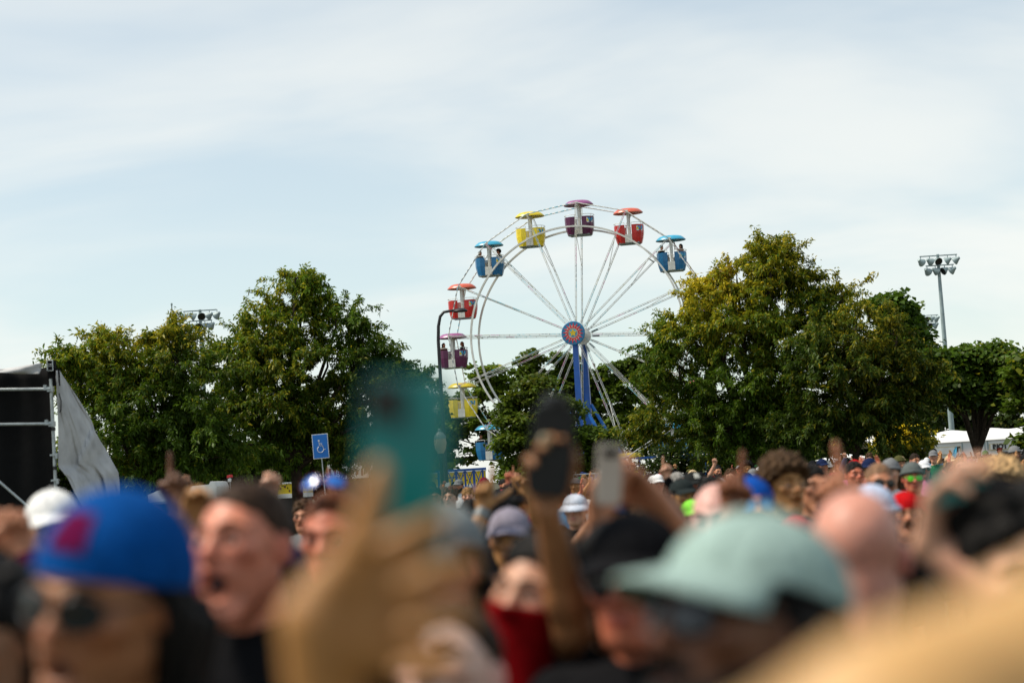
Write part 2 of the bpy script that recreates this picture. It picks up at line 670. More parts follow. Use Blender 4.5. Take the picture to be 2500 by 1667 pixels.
LOCUST = (0.080, 0.150, 0.010)
tree('honey_locust_tree', 'tallest green honey locust behind the wheelchair sign, feathery pointed crown', 720,
     [(722, 655, 32, 30), (722, 695, 55, 45), (735, 745, 85, 55), (660, 790, 75, 55), (820, 765, 70, 60), (560, 870, 90, 60), (690, 850, 120, 75), (800, 860, 110, 75),
      (890, 830, 65, 55), (940, 890, 75, 50), (1010, 895, 60, 30), (540, 950, 110, 75), (660, 960, 120, 85), (790, 980, 120, 90), (910, 960, 110, 70),
      (1000, 950, 55, 30), (600, 1050, 140, 90), (760, 1065, 140, 90), (890, 1050, 110, 80)], 57, 1250, 92,
     autumn=0.20, seed=11, trunk_r=0.2, green=LOCUST)
tree('honey_locust_tree', 'lower honey locust with golden tips beside the grey tarpaulin', 380,
     [(300, 835, 70, 40), (420, 825, 45, 45), (225, 885, 60, 40), (160, 880, 25, 22), (330, 910, 90, 50), (440, 900, 60, 50),
      (230, 960, 90, 60), (380, 980, 100, 65), (300, 1050, 120, 70), (440, 1060, 110, 75), (360, 1130, 120, 55), (500, 1110, 90, 60)],
     53, 860, 88, autumn=0.40, seed=23, trunk_r=0.15, lift=14, green=LOCUST)
tree('honey_locust_tree', 'broad golden topped honey locust hiding the wheel from its far side', 1850,
     [(1888, 585, 45, 35), (1885, 615, 60, 40), (1800, 660, 70, 45), (1890, 665, 90, 50), (1960, 670, 70, 45), (1730, 700, 60, 50), (1870, 735, 120, 60), (2000, 745, 70, 45),
      (1690, 790, 85, 65), (1800, 800, 110, 75), (1920, 815, 120, 75), (1660, 890, 90, 75), (1780, 910, 130, 85), (1930, 920, 130, 85),
      (1650, 990, 90, 75), (1760, 1020, 120, 75), (1890, 1030, 130, 75), (1620, 830, 40, 40), (2060, 690, 45, 30)], 60, 1380, 92,
     autumn=0.36, seed=37, trunk_r=0.22, green=LOCUST)
tree('honey_locust_tree', 'rounded olive honey locust leaning on the broad golden one', 2090,
     [(2090, 800, 100, 60), (2190, 830, 70, 60), (2040, 890, 110, 75), (2160, 910, 110, 75), (2080, 1000, 130, 80), (2190, 980, 70, 60),
      (2000, 1030, 110, 55), (2110, 1030, 100, 45), (2230, 930, 45, 45)], 58, 800, 90, autumn=0.18, seed=41, trunk_r=0.16, lift=5, green=(0.058, 0.105, 0.010))
tree('maple_tree', 'bright green maple top rising behind the olive honey locust', 2180,
     [(2170, 745, 50, 35), (2215, 775, 40, 35), (2190, 830, 70, 60), (2230, 850, 50, 60)], 76, 120, 60, 'leaf', autumn=0.02, seed=43,
     leaf_len=0.26, green=(0.08, 0.15, 0.012))
tree('maple_tree', 'dark full maple standing before the white banner tents', 2395,
     [(2335, 890, 60, 45), (2400, 880, 60, 40), (2440, 900, 50, 45), (2290, 930, 70, 50), (2370, 950, 90, 55), (2460, 960, 60, 50),
      (2300, 965, 70, 35), (2400, 970, 80, 30), (2460, 970, 50, 28), (2275, 885, 30, 25)], 62, 420, 66, 'leaf', autumn=0.03,
     seed=47, leaf_len=0.2, trunk_r=0.17, green=(0.06, 0.11, 0.010), fork=0.22)
tree('maple_tree', 'lime edged maple cut off by the picture edge', 2540,
     [(2540, 900, 60, 55), (2530, 975, 60, 55), (2570, 1060, 50, 40)], 56, 150, 60, 'leaf', autumn=0.05, seed=53, leaf_len=0.24,
     green=(0.08, 0.14, 0.011))
tree('small_tree', 'small yellow green tree drooping beside the white tent fascia', 2190,
     [(2190, 1075, 45, 30), (2240, 1070, 40, 25), (2200, 1110, 50, 30)], 70, 90, 70, 'leaf', autumn=0.55, seed=59, leaf_len=0.2, trunk_r=0.07,
     green=(0.09, 0.12, 0.012))
tree('pear_tree', 'dense round tree growing in front of the wheel base', 1330,
     [(1300, 970, 70, 50), (1272, 1020, 55, 50), (1370, 1010, 70, 50), (1310, 1060, 100, 60), (1268, 1100, 52, 55), (1400, 1090, 80, 60),
      (1470, 1080, 50, 45), (1310, 1140, 110, 55), (1272, 1160, 50, 40), (1400, 1150, 70, 40)], 84, 420, 64, 'leaf', autumn=0.10, seed=61,
     leaf_len=0.22, trunk_r=0.13, green=(0.075, 0.12, 0.010), fork=0.16, gold=(0.22, 0.17, 0.012))
BG = [(1235, 'left', [(1210, 915, 60, 40), (1290, 900, 50, 35), (1170, 960, 60, 45), (1260, 960, 80, 50), (1130, 1030, 70, 55), (1230, 1050, 90, 60), (1120, 1110, 80, 50), (1085, 1060, 50, 45), (1130, 985, 45, 35), (1060, 1130, 60, 40)], 71),
      (1390, 'mid', [(1375, 900, 45, 40), (1350, 960, 60, 50), (1420, 950, 60, 45), (1380, 1040, 90, 60)], 73),
      (1520, 'right', [(1500, 915, 50, 40), (1560, 905, 50, 40), (1600, 930, 50, 45), (1480, 980, 60, 50), (1560, 990, 80, 55), (1500, 1060, 90, 55), (1600, 1070, 80, 55)], 79)]
for px, w, lb, sd in BG:
    tree('park_tree', {'left': 'mid green park tree behind the low left gondolas', 'mid': 'park tree showing between the wheel post and spokes',
                       'right': 'leafy park tree behind the lower right wheel spokes'}[w], px, lb, 128, 300, 55, 'leaf', autumn=0.08, seed=sd,
         leaf_len=0.34, group='park trees behind the ferris wheel', green=(0.10, 0.16, 0.012), gold=(0.35, 0.28, 0.012), twigs=30)
tree('dotted_shrub', 'shrub with white dots for bright gaps, below the broad golden honey locust', 1680,
     [(1640, 1130, 60, 40), (1710, 1140, 70, 40), (1780, 1140, 60, 40), (1600, 1140, 40, 30)], 66, 150, 60, 'leaf', autumn=0.0, seed=83,
     leaf_len=0.12, trunk_r=0.05, green=(0.03, 0.055, 0.01))
sh = [o for o in COL.objects if o.name == 'dotted_shrub'][0]
sh['category'] = 'shrub'
mbf = MB()
for _ in range(50):
    p = P(random.uniform(1570, 1800), random.uniform(1105, 1165), 65.2 + random.uniform(-.5, .3)) - Vector(sh.location)
    mbf.lathe([(0.0, 0.022), (0.024, 0.0), (0.0, -0.022)], 6, p)
fl = mbf.build('light_gap_dots', M['white'], sh)  # white dots standing in for bright sky gaps and lights, not flowers
fl['kind'] = 'stuff'

# far belt of trees that closes the park
proto_me = None
for i, (px, Y, s, sd) in enumerate([(-120, 150, 1.0, 1), (60, 160, 1.1, 2), (250, 150, 1.0, 3), (430, 158, 1.15, 4), (640, 150, 1.0, 5), (840, 160, 1.1, 6),
                                    (1010, 152, 1.0, 7), (1680, 155, 1.0, 8), (1850, 150, 1.1, 9), (2030, 158, 1.0, 10), (2200, 150, 1.05, 11),
                                    (2380, 160, 1.1, 12), (2560, 150, 1.0, 13), (160, 118, .85, 14), (340, 124, .8, 15), (540, 116, .85, 16), (740, 122, .8, 17), (940, 118, .8, 18), (1760, 118, .8, 19), (1960, 122, .8, 20), (2120, 116, .75, 21)]):
    b = P(px, 1100, Y)
    b.z = 0
    root = empty('belt_tree', b, random.uniform(0, 6))
    root.scale = (s, s, s)
    where = ['beyond the picture edge past the stage', 'behind the black stage wall', 'behind the grey tarpaulin', 'behind the low golden tree',
             'behind the tallest honey locust', 'behind the wheelchair sign', 'behind the curved lamp post', 'behind the white dotted shrub',
             'behind the broad golden tree', 'behind the curly haired crowd', 'behind the olive tree', 'behind the white banner tents',
             'past the banner tents at the picture edge', 'low between stage wing and tarpaulin', 'low behind the white service trailer', 'low behind the raised fist',
             'low behind the yellow food trailer', 'low behind the teal phone', 'low behind the dotted shrub', 'low behind the small white tent', 'low behind the market tent'][i]
    tag(root, 'distant dark park tree ' + where, 'tree', 'distant trees closing the park')
    if proto_me is None:
        lob = [((random.uniform(-2.4, 2.4), random.uniform(-1.5, 1.5), random.uniform(1.8, 5.0)), (1.8, 1.6, 1.3)) for _ in range(9)]
        proto_me, _c = crown_mesh(lob, 330, 50, 'leaf', 0.05, 91, leaf_len=0.42, green=(0.035, 0.06, 0.009))
        mbt = MB()
        mbt.tube([(0, 0, 0), (0.1, 0, 1.5), (0, 0, 3.5)], [0.24, 0.18, 0.1], 7)
        tr_me = mbt.mesh('trunk', True)
    mk('crown', proto_me, M['leaf'], root)
    mk('trunk', tr_me, M['bark'], root)

# ================================================================== stage wing with tarpaulin
SY = 30.0


def stage():
    root = empty('stage_wing', P(130, 1100, SY).xy.to_3d())
    tag(root, 'black draped scaffold stage wing with grey fabric edging', 'stage')
    o = Vector(root.location)
    top = P(120, 885, SY)
    foot = P(141, 1240, SY)
    foot.z = 0
    px_top = top - o
    # black side drape, a gently folded sheet
    V = []
    nx, nz = 40, 24
    a = P(-260, 925, SY + 0.12)
    bq = P(113, 897, SY + 0.12)
    for j in range(nz):
        for i in range(nx):
            t = i / (nx - 1)
            x = a.x + (bq.x + 0.1 - a.x) * t
            zt = a.z + (bq.z - a.z) * t
            z = zt * (1 - j / (nz - 1))
            y = SY + 0.14 + 0.03 * math.sin(x * 5 + j * 0.15) + 0.02 * math.sin(x * 13 + 1)
            V.append((x - o.x, y - o.y, z))
    F = [(j * nx + i, j * nx + i + 1, (j + 1) * nx + i + 1, (j + 1) * nx + i) for j in range(nz - 1) for i in range(nx - 1)]
    d = mk('side_drape', mesh_np('side_drape', V, F), M['blackcloth'], root)
    md = d.modifiers.new('thick', 'SOLIDIFY')
    md.thickness = 0.01
    # upright standard, slightly bent line of couplers
    zt = P(124, 925, SY).z
    x0 = P(124, 925, SY).x - o.x
    mb = MB()
    mb.tube([(x0 + 0.02, 0, 0), (x0, 0, zt)], 0.030, 12)
    mb.build('scaffold_pole', M['steel'], root, True)
    for py, w in ((950, 1), (1035, 1)):
        z = P(124, py, SY).z
        e = P(-260, py + 4, SY)
        mb = MB()
        mb.tube([(x0, -0.07, z), (e.x - o.x, -0.07, e.z)], 0.028, 10)
        mb.build('ledger_tube', M['steel'], root, True)
        mb = MB()
        mb.box((x0, -0.035, z), (0.10, 0.11, 0.085)).box((x0 - 0.085, -0.07, z + 0.03), (0.05, 0.05, 0.09))
        mb.tube([(x0 + 0.04, -0.09, z + 0.05), (x0 + 0.04, -0.09, z - 0.05)], 0.012, 6)
        mb.build('coupler', M['steel'], root)
    e1 = P(-20, 1155, SY)
    e2 = P(118, 1275, SY)
    mb = MB()
    mb.tube([(e1.x - o.x, -0.12, e1.z), (e2.x - o.x, -0.12, e2.z)], 0.026, 10)
    mb.build('brace_tube', M['steel'], root, True)
    for py in (1110, 1172, 1192):
        z = P(136, py, SY).z
        mb = MB()
        mb.box((x0 + 0.012, -0.01, z), (0.13, 0.10, 0.03)).box((x0 + 0.06, -0.06, z - 0.02), (0.04, 0.04, 0.09))
        mb.build('coupler', M['steel'], root)
    for py in (1047, 1142):
        z = P(134, py, SY).z
        mb = MB()
        mb.lathe([(0.036, -0.03), (0.038, 0), (0.036, 0.03)], 12, (x0 + 0.01, 0, z))
        mb.build('tie_strap', M['black'], root, True)
    # truss end at the top corner
    c = P(125, 893, SY) - o
    mb = MB()
    for sx in (-0.048, 0.048):
        mb.tube([(c.x + sx, -0.08, c.z - 0.09), (c.x + sx, -0.08, c.z + 0.09)], 0.010, 6)
    for sz in (-0.09, -0.01, 0.02, 0.09):
        mb.tube([(c.x - 0.048, -0.08, c.z + sz), (c.x + 0.048, -0.08, c.z + sz)], 0.008, 6)
    mb.build('truss_end', M['steel'], root, True)
    mb = MB()
    mb.box((c.x, 0.02, c.z), (0.13, 0.14, 0.18))
    mb.box((c.x + 0.03, 0.03, c.z - 0.2), (0.2, 0.05, 0.3))
    mb.build('drape_corner', M['blackcloth'], root)
    # grey roof flap along the top edge
    V = []
    n = 26
    ts = [P(-260, 922, SY), P(0, 903, SY), P(60, 896, SY), P(108, 888, SY)]
    bs = [P(-260, 928, SY), P(0, 912, SY), P(50, 914, SY), P(106, 915, SY)]

    def lerp(L_, t):
        q = t * (len(L_) - 1)
        i = min(int(q), len(L_) - 2)
        return L_[i].lerp(L_[i + 1], q - i)
    for i in range(n):
        t = i / (n - 1)
        A, B = lerp(ts, t), lerp(bs, t)
        for j in range(4):
            p = A.lerp(B, j / 3) - o
            V.append((p.x, -0.16 - 0.05 * math.sin(j * 1.3 + t * 9) - 0.03 * j, p.z))
    F = [(i * 4 + j, (i + 1) * 4 + j, (i + 1) * 4 + j + 1, i * 4 + j + 1) for i in range(n - 1) for j in range(3)]
    f = mk('roof_flap', mesh_np('roof_flap', V, F), M['tarp'], root)
    f.modifiers.new('thick', 'SOLIDIFY').thickness = 0.008
    # loose black cord
    mb = MB()
    mb.tube([P(144, 960, SY - 0.1) - o, P(149, 978, SY - 0.1) - o, P(149, 1000, SY - 0.1) - o, P(146, 1007, SY - 0.1) - o], 0.012, 6)
    mb.build('cord', M['black'], root, True)


M['tarp'] = paint('grey_tarp', (0.46, 0.46, 0.45), 0.7, var=0.25, scale=3.5, bump=0.5)
stage()


def tarpaulin():
    """grey sheet pulled from the corner of the scaffold down to the far side, sagging in folds"""
    left = [P(141, 905, SY), P(141, 960, SY), P(142, 1040, SY), P(144, 1140, SY), P(165, 1165, SY), P(182, 1204, SY), P(205, 1240, SY)]
    right = [P(143, 903, SY + .2), P(178, 950, SY + .7), P(236, 1044, SY + 1.3), P(262, 1105, SY + 1.5), P(290, 1152, SY + 1.6), P(295, 1190, SY + 1.6), P(296, 1245, SY + 1.6)]

    def lerp(L_, t):
        q = t * (len(L_) - 1)
        i = min(int(q), len(L_) - 2)
        return L_[i].lerp(L_[i + 1], q - i)
    n, m = 60, 44
    V = []
    for j in range(n):
        t = j / (n - 1)
        A, B = lerp(left, t), lerp(right, t)
        for i in range(m):
            s = i / (m - 1)
            p = A.lerp(B, s)
            # folds fan out from the pinch points on the far edge
            fold = 0.10 * math.sin(9 * (t - 0.55 * s) + 1.2) * s * (1 - s) * 2.2
            fold += 0.07 * math.exp(-((t - 0.35 - 0.28 * (1 - s)) / 0.035) ** 2) * (0.3 + s)
            fold += 0.08 * math.exp(-((t - 0.50 + 0.22 * (s - 0.6)) / 0.05) ** 2) * s
            fold += 0.12 * math.sin(22 * s + 6 * t) * max(0, t - 0.55)
            fold += 0.10 * math.exp(-((s - 0.66 - 0.1 * t) / 0.05) ** 2) * max(0, t - 0.35) * 2
            dz = -0.12 * math.sin(math.pi * s) * t
            fold *= 1.9
            fold += 0.03 * math.sin(17 * s + 9 * t + 2 * math.sin(5 * t)) + 0.018 * math.sin(41 * s - 23 * t)
            V.append((p.x, p.y - fold - 0.05, p.z + dz))
    F = [(j * m + i, j * m + i + 1, (j + 1) * m + i + 1, (j + 1) * m + i) for j in range(n - 1) for i in range(m - 1)]
    o = mk('tarpaulin', mesh_np('tarpaulin', V, F), M['tarp'])
    o.modifiers.new('thick', 'SOLIDIFY').thickness = 0.008
    tag(o, 'wrinkled grey tarpaulin hanging off the black stage corner', 'tarpaulin')


tarpaulin()

# ================================================================== poles, lamps and signs
def floodlight(px_top, py_top, Y, arms, label, lamp=0.86, yawoff=0.0, bottom=0.0):
    """arms: list of (dpx_left, dpx_right, dpy, lamp offsets)"""
    t = P(px_top, py_top, Y)
    root = empty('floodlight_mast', (t.x, t.y, 0), yawoff)
    tag(root, label, 'floodlight', 'sports floodlight masts')
    mb = MB()
    mb.tube([(0, 0, 0), (0, 0, t.z * 0.7), (0, 0, t.z)], [0.24, 0.17, 0.115], 12)
    mb.build('mast', M['flood'], root, True)
    k = Y / FPX
    for (l, r_, dz, offs) in arms:
        z = t.z - dz * k
        mb = MB()
        mb.bar((l * k, -0.2, z), (r_ * k, -0.2, z), 0.07, 0.09)
        mb.build('crossarm', M['flood'], root)
        for i, (ox, aim) in enumerate(offs):
            R = Matrix.Rotation(aim, 3, 'Z') @ Matrix.Rotation(math.radians(118), 3, 'X')
            c = Vector((ox * k, -0.22, z - 0.42))
            s = lamp
            mb = MB()
            mb.lathe([(0.0, -0.38 * s), (0.13 * s, -0.36 * s), (0.17 * s, -0.22 * s), (0.22 * s, -0.12 * s), (0.37 * s, 0.14 * s), (0.39 * s, 0.24 * s), (0.36 * s, 0.24 * s), (0.2 * s, -0.05 * s)], 18, c, R)
            mb.bar(c, (ox * k, -0.2, z), 0.06 * s, 0.1 * s)
            lp = mb.build('lamp', M['flood'], root, True)
            mb = MB()
            mb.lathe([(0.0, 0.2 * s), (0.36 * s, 0.2 * s), (0.36 * s, 0.22 * s), (0.0, 0.22 * s)], 18, c, R)
            mb.build('lens', M['glass'], lp)
    return root


Lr = [(-44, 2.2), (-22, 2.0), (-3, 0.3), (22, -2.0), (43, -2.2)]
Ls = [(-30, 2.3), (-10, 1.9), (13, -1.2), (32, -2.3)]
floodlight(2289, 621, 140, [(-46, 46, 4, Lr), (-33, 36, 28, Ls)], 'tall grey floodlight mast with nine lamps above the crowd')
floodlight(2255, 768, 205, [(-32, 34, 3, [(-30, 2.2), (-15, 0.4), (3, 0.3), (18, -1.8), (30, -2.2)]), (-20, 28, 19, [(-12, 0.5), (10, 0.4), (26, -2.3)])],
           'shorter floodlight mast half hidden past the olive tree', 1.05)
floodlight(488, 756, 140, [(-40, 42, 3, [(-38, 2.2), (-17, 2.0), (4, 0.3), (24, -2.0), (43, -2.2)]), (-28, 30, 28, [(-26, 2.2), (-8, 0.6), (12, -1.2), (28, -2.2)])],
           'floodlight mast peeping over the golden tipped tree')


def simple_pole(px, py, Y, r, label):
    t = P(px, py, Y)
    root = empty('flag_pole', (t.x, t.y, 0))
    mb = MB()
    mb.tube([(0, 0, 0), (0, 0, t.z)], [r * 1.4, r], 10)
    mb.build('shaft', M['flood'], root, True)
    mb = MB()
    mb.lathe([(0.0, -0.05), (r * 1.5, 0.0), (r * 1.5, 0.12), (0.0, 0.16)], 10, (0, 0, t.z))
    mb.build('cap', M['flood'], root, True)
    tag(root, label, 'pole')


simple_pole(419, 745, 120, 0.045, 'thin bare pole sticking out of the golden tipped tree')


def lamp_post():
    t = P(1092, 760, 54)
    k = 54 / FPX
    root = empty('street_lamp', (P(1083, 1000, 54).x - 0.04, 54, 0))
    tag(root, 'black street lamp with a curved swan neck before the wheel', 'street lamp')
    top = t.z
    mb = MB()
    mb.lathe([(0.17, 0.0), (0.17, 0.35), (0.08, 0.5), (0.06, 2.0)], 12)
    pts = [(0, 0, 1.8), (0, 0, top - 0.9), (0.03, 0, top - 0.45), (0.10, 0, top - 0.15), (0.22, 0, top - 0.02), (0.36, 0, top), (0.62, 0, top + 0.02)]
    mb.tube(pts, [0.062, 0.052, 0.05, 0.048, 0.046, 0.043, 0.04], 10)
    mb.build('post', M['black'], root, True)
    mb = MB()
    mb.lathe([(0.0, 0.09), (0.09, 0.07), (0.15, 0.0), (0.12, -0.04), (0.0, -0.05)], 14, (0.74, 0, top - 0.01), sx=1.6, sy=0.9)
    mb.build('luminaire', M['black'], root, True)
    # paper taped round the shaft
    p = P(1090, 1186, 54)
    mb = MB()
    mb.box((0.02, -0.1, p.z), (0.17, 0.012, 0.22))
    mb.build('paper_notice', M['white'], root)


lamp_post()


def acorn_lamp():
    t = P(1073, 1046, 52)
    root = empty('acorn_lamp', (t.x, t.y, 0))
    tag(root, 'low pedestrian lamp with pale acorn globe beside the tall lamp post', 'street lamp')
    z = t.z
    mb = MB()
    mb.lathe([(0.16, 0), (0.15, 0.3), (0.07, 0.45), (0.055, z - 0.95), (0.11, z - 0.8), (0.1, z - 0.74)], 12)
    mb.build('post', M['black'], root, True)
    mb = MB()
    mb.lathe([(0.09, -0.74), (0.16, -0.6), (0.19, -0.42), (0.17, -0.3)], 16, (0, 0, z))
    mb.build('globe', M['beige'], root, True)
    mb = MB()
    mb.lathe([(0.18, -0.30), (0.17, -0.22), (0.10, -0.12), (0.05, -0.09), (0.055, -0.04), (0.0, 0.0)], 16, (0, 0, z))
    mb.build('finial_cap', M['flood'], root, True)


acorn_lamp()


def access_sign():
    Y = 45.0
    k = Y / FPX
    c = P(782.5, 1089, Y)
    foot = P(792, 1130, Y)
    root = empty('access_sign', (foot.x + 0.05, Y, 0))
    tag(root, 'blue and white wheelchair access sign on a thin stake', 'sign')
    tilt = Matrix.Rotation(math.radians(-1.8), 3, 'Y')
    o = Vector(root.location)
    cl = c - o
    mb = MB()
    mb.tube([(0, 0.02, 0), (cl.x, 0.02, cl.z)], 0.014, 8)
    mb.build('stake', M['steel'], root, True)
    w, h = 39 * k, 60 * k
    mb = MB()
    mb.box(cl, (w, 0.012, h), tilt)
    bd = mb.build('border', M['white'], root)
    mb = MB()
    mb.box(cl - Vector((0, 0.008, 0)), (w - 0.036, 0.010, h - 0.036), tilt)
    mb.build('panel', paint('sign_blue', (0.004, 0.16, 0.56), 0.45, var=0.08), root)
    # wheelchair figure
    T = lambda x, z, y=-0.019: cl + tilt @ Vector((x, y, z))
    s = h / 0.66
    mb = MB()
    q = []
    for i in range(19):
        a = math.radians(115 + 245 * i / 18)
        q.append(T((-0.005 + 0.082 * math.cos(a)) * s, (-0.085 + 0.082 * math.sin(a)) * s))
    mb.tube(q, 0.0085 * s, 6)
    mb.tube([T(-0.03 * s, 0.115 * s), T(-0.022 * s, 0.02 * s), T(0.055 * s, 0.015 * s), T(0.09 * s, -0.10 * s), T(0.125 * s, -0.085 * s)], 0.0095 * s, 6)
    mb.tube([T(-0.025 * s, 0.065 * s), T(0.05 * s, 0.062 * s)], 0.0085 * s, 6)
    Rh = tilt @ Matrix.Rotation(math.radians(90), 3, 'X')
    mb.lathe([(0.024 * s, -0.006), (0.024 * s, 0.006)], 16, T(-0.033 * s, 0.150 * s), Rh)
    mb.build('wheelchair_symbol', M['white'], root, True)


access_sign()


def feather_flag():
    Y = 55.0
    k = Y / FPX
    c = P(2326, 1140, Y)
    root = empty('feather_flag', (c.x, Y, 0))
    tag(root, 'bright blue feather flag with a crown print beside the maple', 'flag')
    o = Vector(root.location)
    top = P(2333, 1089, Y) - o
    pole = [(top.x + 0.02, 0, 0), (top.x + 0.03, 0, top.z - 0.3), (top.x, 0, top.z)]
    mb = MB()
    mb.tube(pole, [0.018, 0.014, 0.008], 6)
    mb.build('pole', M['steel'], root, True)
    L_, R_ = [], []
    for i in range(15):
        t = i / 14
        z = top.z - t * (0.95 + 0.9)
        wdt = 0.21 * min(1, (t * 3.2)) ** 0.6
        R_.append((top.x + 0.025 - 0.03 * max(0, 0.1 - t), z))
        L_.append((top.x + 0.02 - wdt - 0.005, z))
    V, F = [], []
    for i in range(15):
        for j in range(6):
            s = j / 5
            V.append((L_[i][0] * (1 - s) + R_[i][0] * s, 0.02 * math.sin(i * 0.6 + s * 4), L_[i][1]))
    F = [(i * 6 + j, i * 6 + j + 1, (i + 1) * 6 + j + 1, (i + 1) * 6 + j) for i in range(14) for j in range(5)]
    fo = mk('flag_cloth', mesh_np('flag_cloth', V, F), paint('flag_blue', (0.01, 0.36, 0.58), 0.7), root)
    fo.modifiers.new('thick', 'SOLIDIFY').thickness = 0.004
    ctr = P(2325, 1113, Y) - o
    mb = MB()
    z0 = ctr.z
    pts = [(-.06, 0), (-.075, .09), (-.035, .045), (-.02, .1), (0, .05), (.025, .1), (.04, .045), (.075, .09), (.06, 0), (-.06, 0)]
    mb.tube([(ctr.x + a, -0.035, z0 + b) for a, b in pts], 0.006, 5)
    mb.box((ctr.x, -0.035, z0 - 0.07), (0.19, 0.006, 0.028))
    mb.build('crown_print', M['black'], root)
    tm = text_mesh('VINYL', 0.085, 0.003, 0.004)
    tm.materials.clear()
    mk('lettering', tm, M['black'], root, Matrix.Translation((ctr.x, -0.04, z0 - 0.16)) @ Matrix.Rotation(math.radians(90), 4, 'X'))


feather_flag()

# ================================================================== tents, trailers and stalls
def banner_tent():
    Y = 82.0
    k = Y / FPX
    a = P(2140, 1128, Y)
    b = P(2560, 1108, Y)
    root = empty('banner_tent', ((a.x + b.x) / 2, Y, 0))
    tag(root, 'long white marquee with framed lettered boards behind the maple', 'tent')
    o = Vector(root.location)
    W = b.x - a.x
    zl, zt = P(2260, 1121, Y).z, P(2260, 1083, Y).z
    mb = MB()
    mb.box((0, 0, (zl + zt) / 2), (W, 0.06, zt - zl))
    mb.build('valance', M['tent'], root)
    zr = P(2300, 1052, Y).z
    V = []
    n = 30
    for i in range(n):
        x = -W / 2 + W * i / (n - 1)
        sag = 0.05 * math.sin(i * 0.9)
        V += [(x, -0.1, zt), (x, 1.5, (zt + zr) / 2 - 0.08 + sag * .4), (x, 3.2, zr + sag), (x, 6.5, zt)]
    F = [(i * 4 + j, (i + 1) * 4 + j, (i + 1) * 4 + j + 1, i * 4 + j + 1) for i in range(n - 1) for j in range(3)]
    r = mk('roof', mesh_np('roof', V, F), M['tent'], root)
    r.modifiers.new('thick', 'SOLIDIFY').thickness = 0.02
    for i in range(7):
        mb = MB()
        mb.tube([(-W / 2 + W * i / 6, 0, 0), (-W / 2 + W * i / 6, 0, zl)], 0.05, 8)
        mb.build('tent_leg', M['steel'], root, True)
    mb = MB()
    mb.box((0, 5.0, zl / 2), (W, 0.05, zl - 0.05))
    mb.build('back_wall', M['blackcloth'], root)
    for (x0, x1, y0, y1, words) in ((2254, 2345, 1092, 1113, (('RO', 2272), ('T', 2337))), (2415, 2490, 1082, 1099, (('RIOT', 2440),))):
        p, q = P(x0, y1, Y) - o, P(x1, y0, Y) - o
        cz = (P(x0, (y0 + y1) / 2 + 0, Y).z + P(x1, (y0 + y1) / 2 - 3, Y).z) / 2
        h = (y1 - y0) * k
        mb = MB()
        mb.box(((p.x + q.x) / 2, -0.05, cz), (q.x - p.x, 0.04, h))
        bd = mb.build('board', M['gold_board'], root)
        mb = MB()
        mb.box(((p.x + q.x) / 2, -0.075, cz), (q.x - p.x - 0.12, 0.02, h - 0.1))
        mb.build('board_face', M['white'], bd)
        for wd, xp in words:
            tm = text_mesh(wd, h * 0.92, 0.01, 0.018)
            tm.materials.clear()
            x = (P(xp, (y0 + y1) / 2, Y) - o).x
            mk('lettering', tm, M['black'], bd, Matrix.Translation((x, -0.10, cz)) @ Matrix.Rotation(math.radians(90), 4, 'X'))
    for xp in (2412, 2405, 2350):
        mb = MB()
        x = (P(xp, 1100, Y) - o).x
        mb.box((x, -0.04, (zl + zt) / 2 + .1), (0.05, 0.03, zt - zl - .3))
        mb.build('seam_strap', M['flood'], root)


banner_tent()


def plain_tent(px, py, Y, wpx, hpx, label, depth=3.0):
    k = Y / FPX
    c = P(px, py, Y)
    root = empty('market_tent', (c.x, Y, 0))
    tag(root, label, 'tent')
    w, h = wpx * k, hpx * k
    zt = c.z
    mb = MB()
    mb.add([(-w / 2, 0, zt - h * .45), (w / 2, 0, zt - h * .45), (w / 2, depth, zt - h * .45), (-w / 2, depth, zt - h * .45), (0, depth / 2, zt)],
           [(0, 1, 4), (1, 2, 4), (2, 3, 4), (3, 0, 4)])
    mb.build('roof', M['tent'], root)
    for y in (0.0, depth):
        mb = MB()
        mb.box((0, y, zt - h * .45 - h * .275), (w, 0.03, h * .55))
        mb.build('valance', M['tent'], root)
    for sx in (-1, 1):
        for y in (0.0, depth):
            mb = MB()
            mb.tube([(sx * (w / 2 - .06), y + .05, 0), (sx * (w / 2 - .06), y + .05, zt - h * .5)], 0.035, 8)
            mb.build('leg', M['steel'], root, True)
    mb = MB()
    mb.box((0, depth - .1, (zt - h) / 2), (w - .1, 0.03, zt - h))
    mb.build('back_wall', M['blackcloth'], root)
    return root


plain_tent(2070, 1105, 92, 120, 32, 'white market tent under the olive tree behind bald man')
plain_tent(1905, 1118, 95, 90, 26, 'small white market tent seen under the broad golden tree')


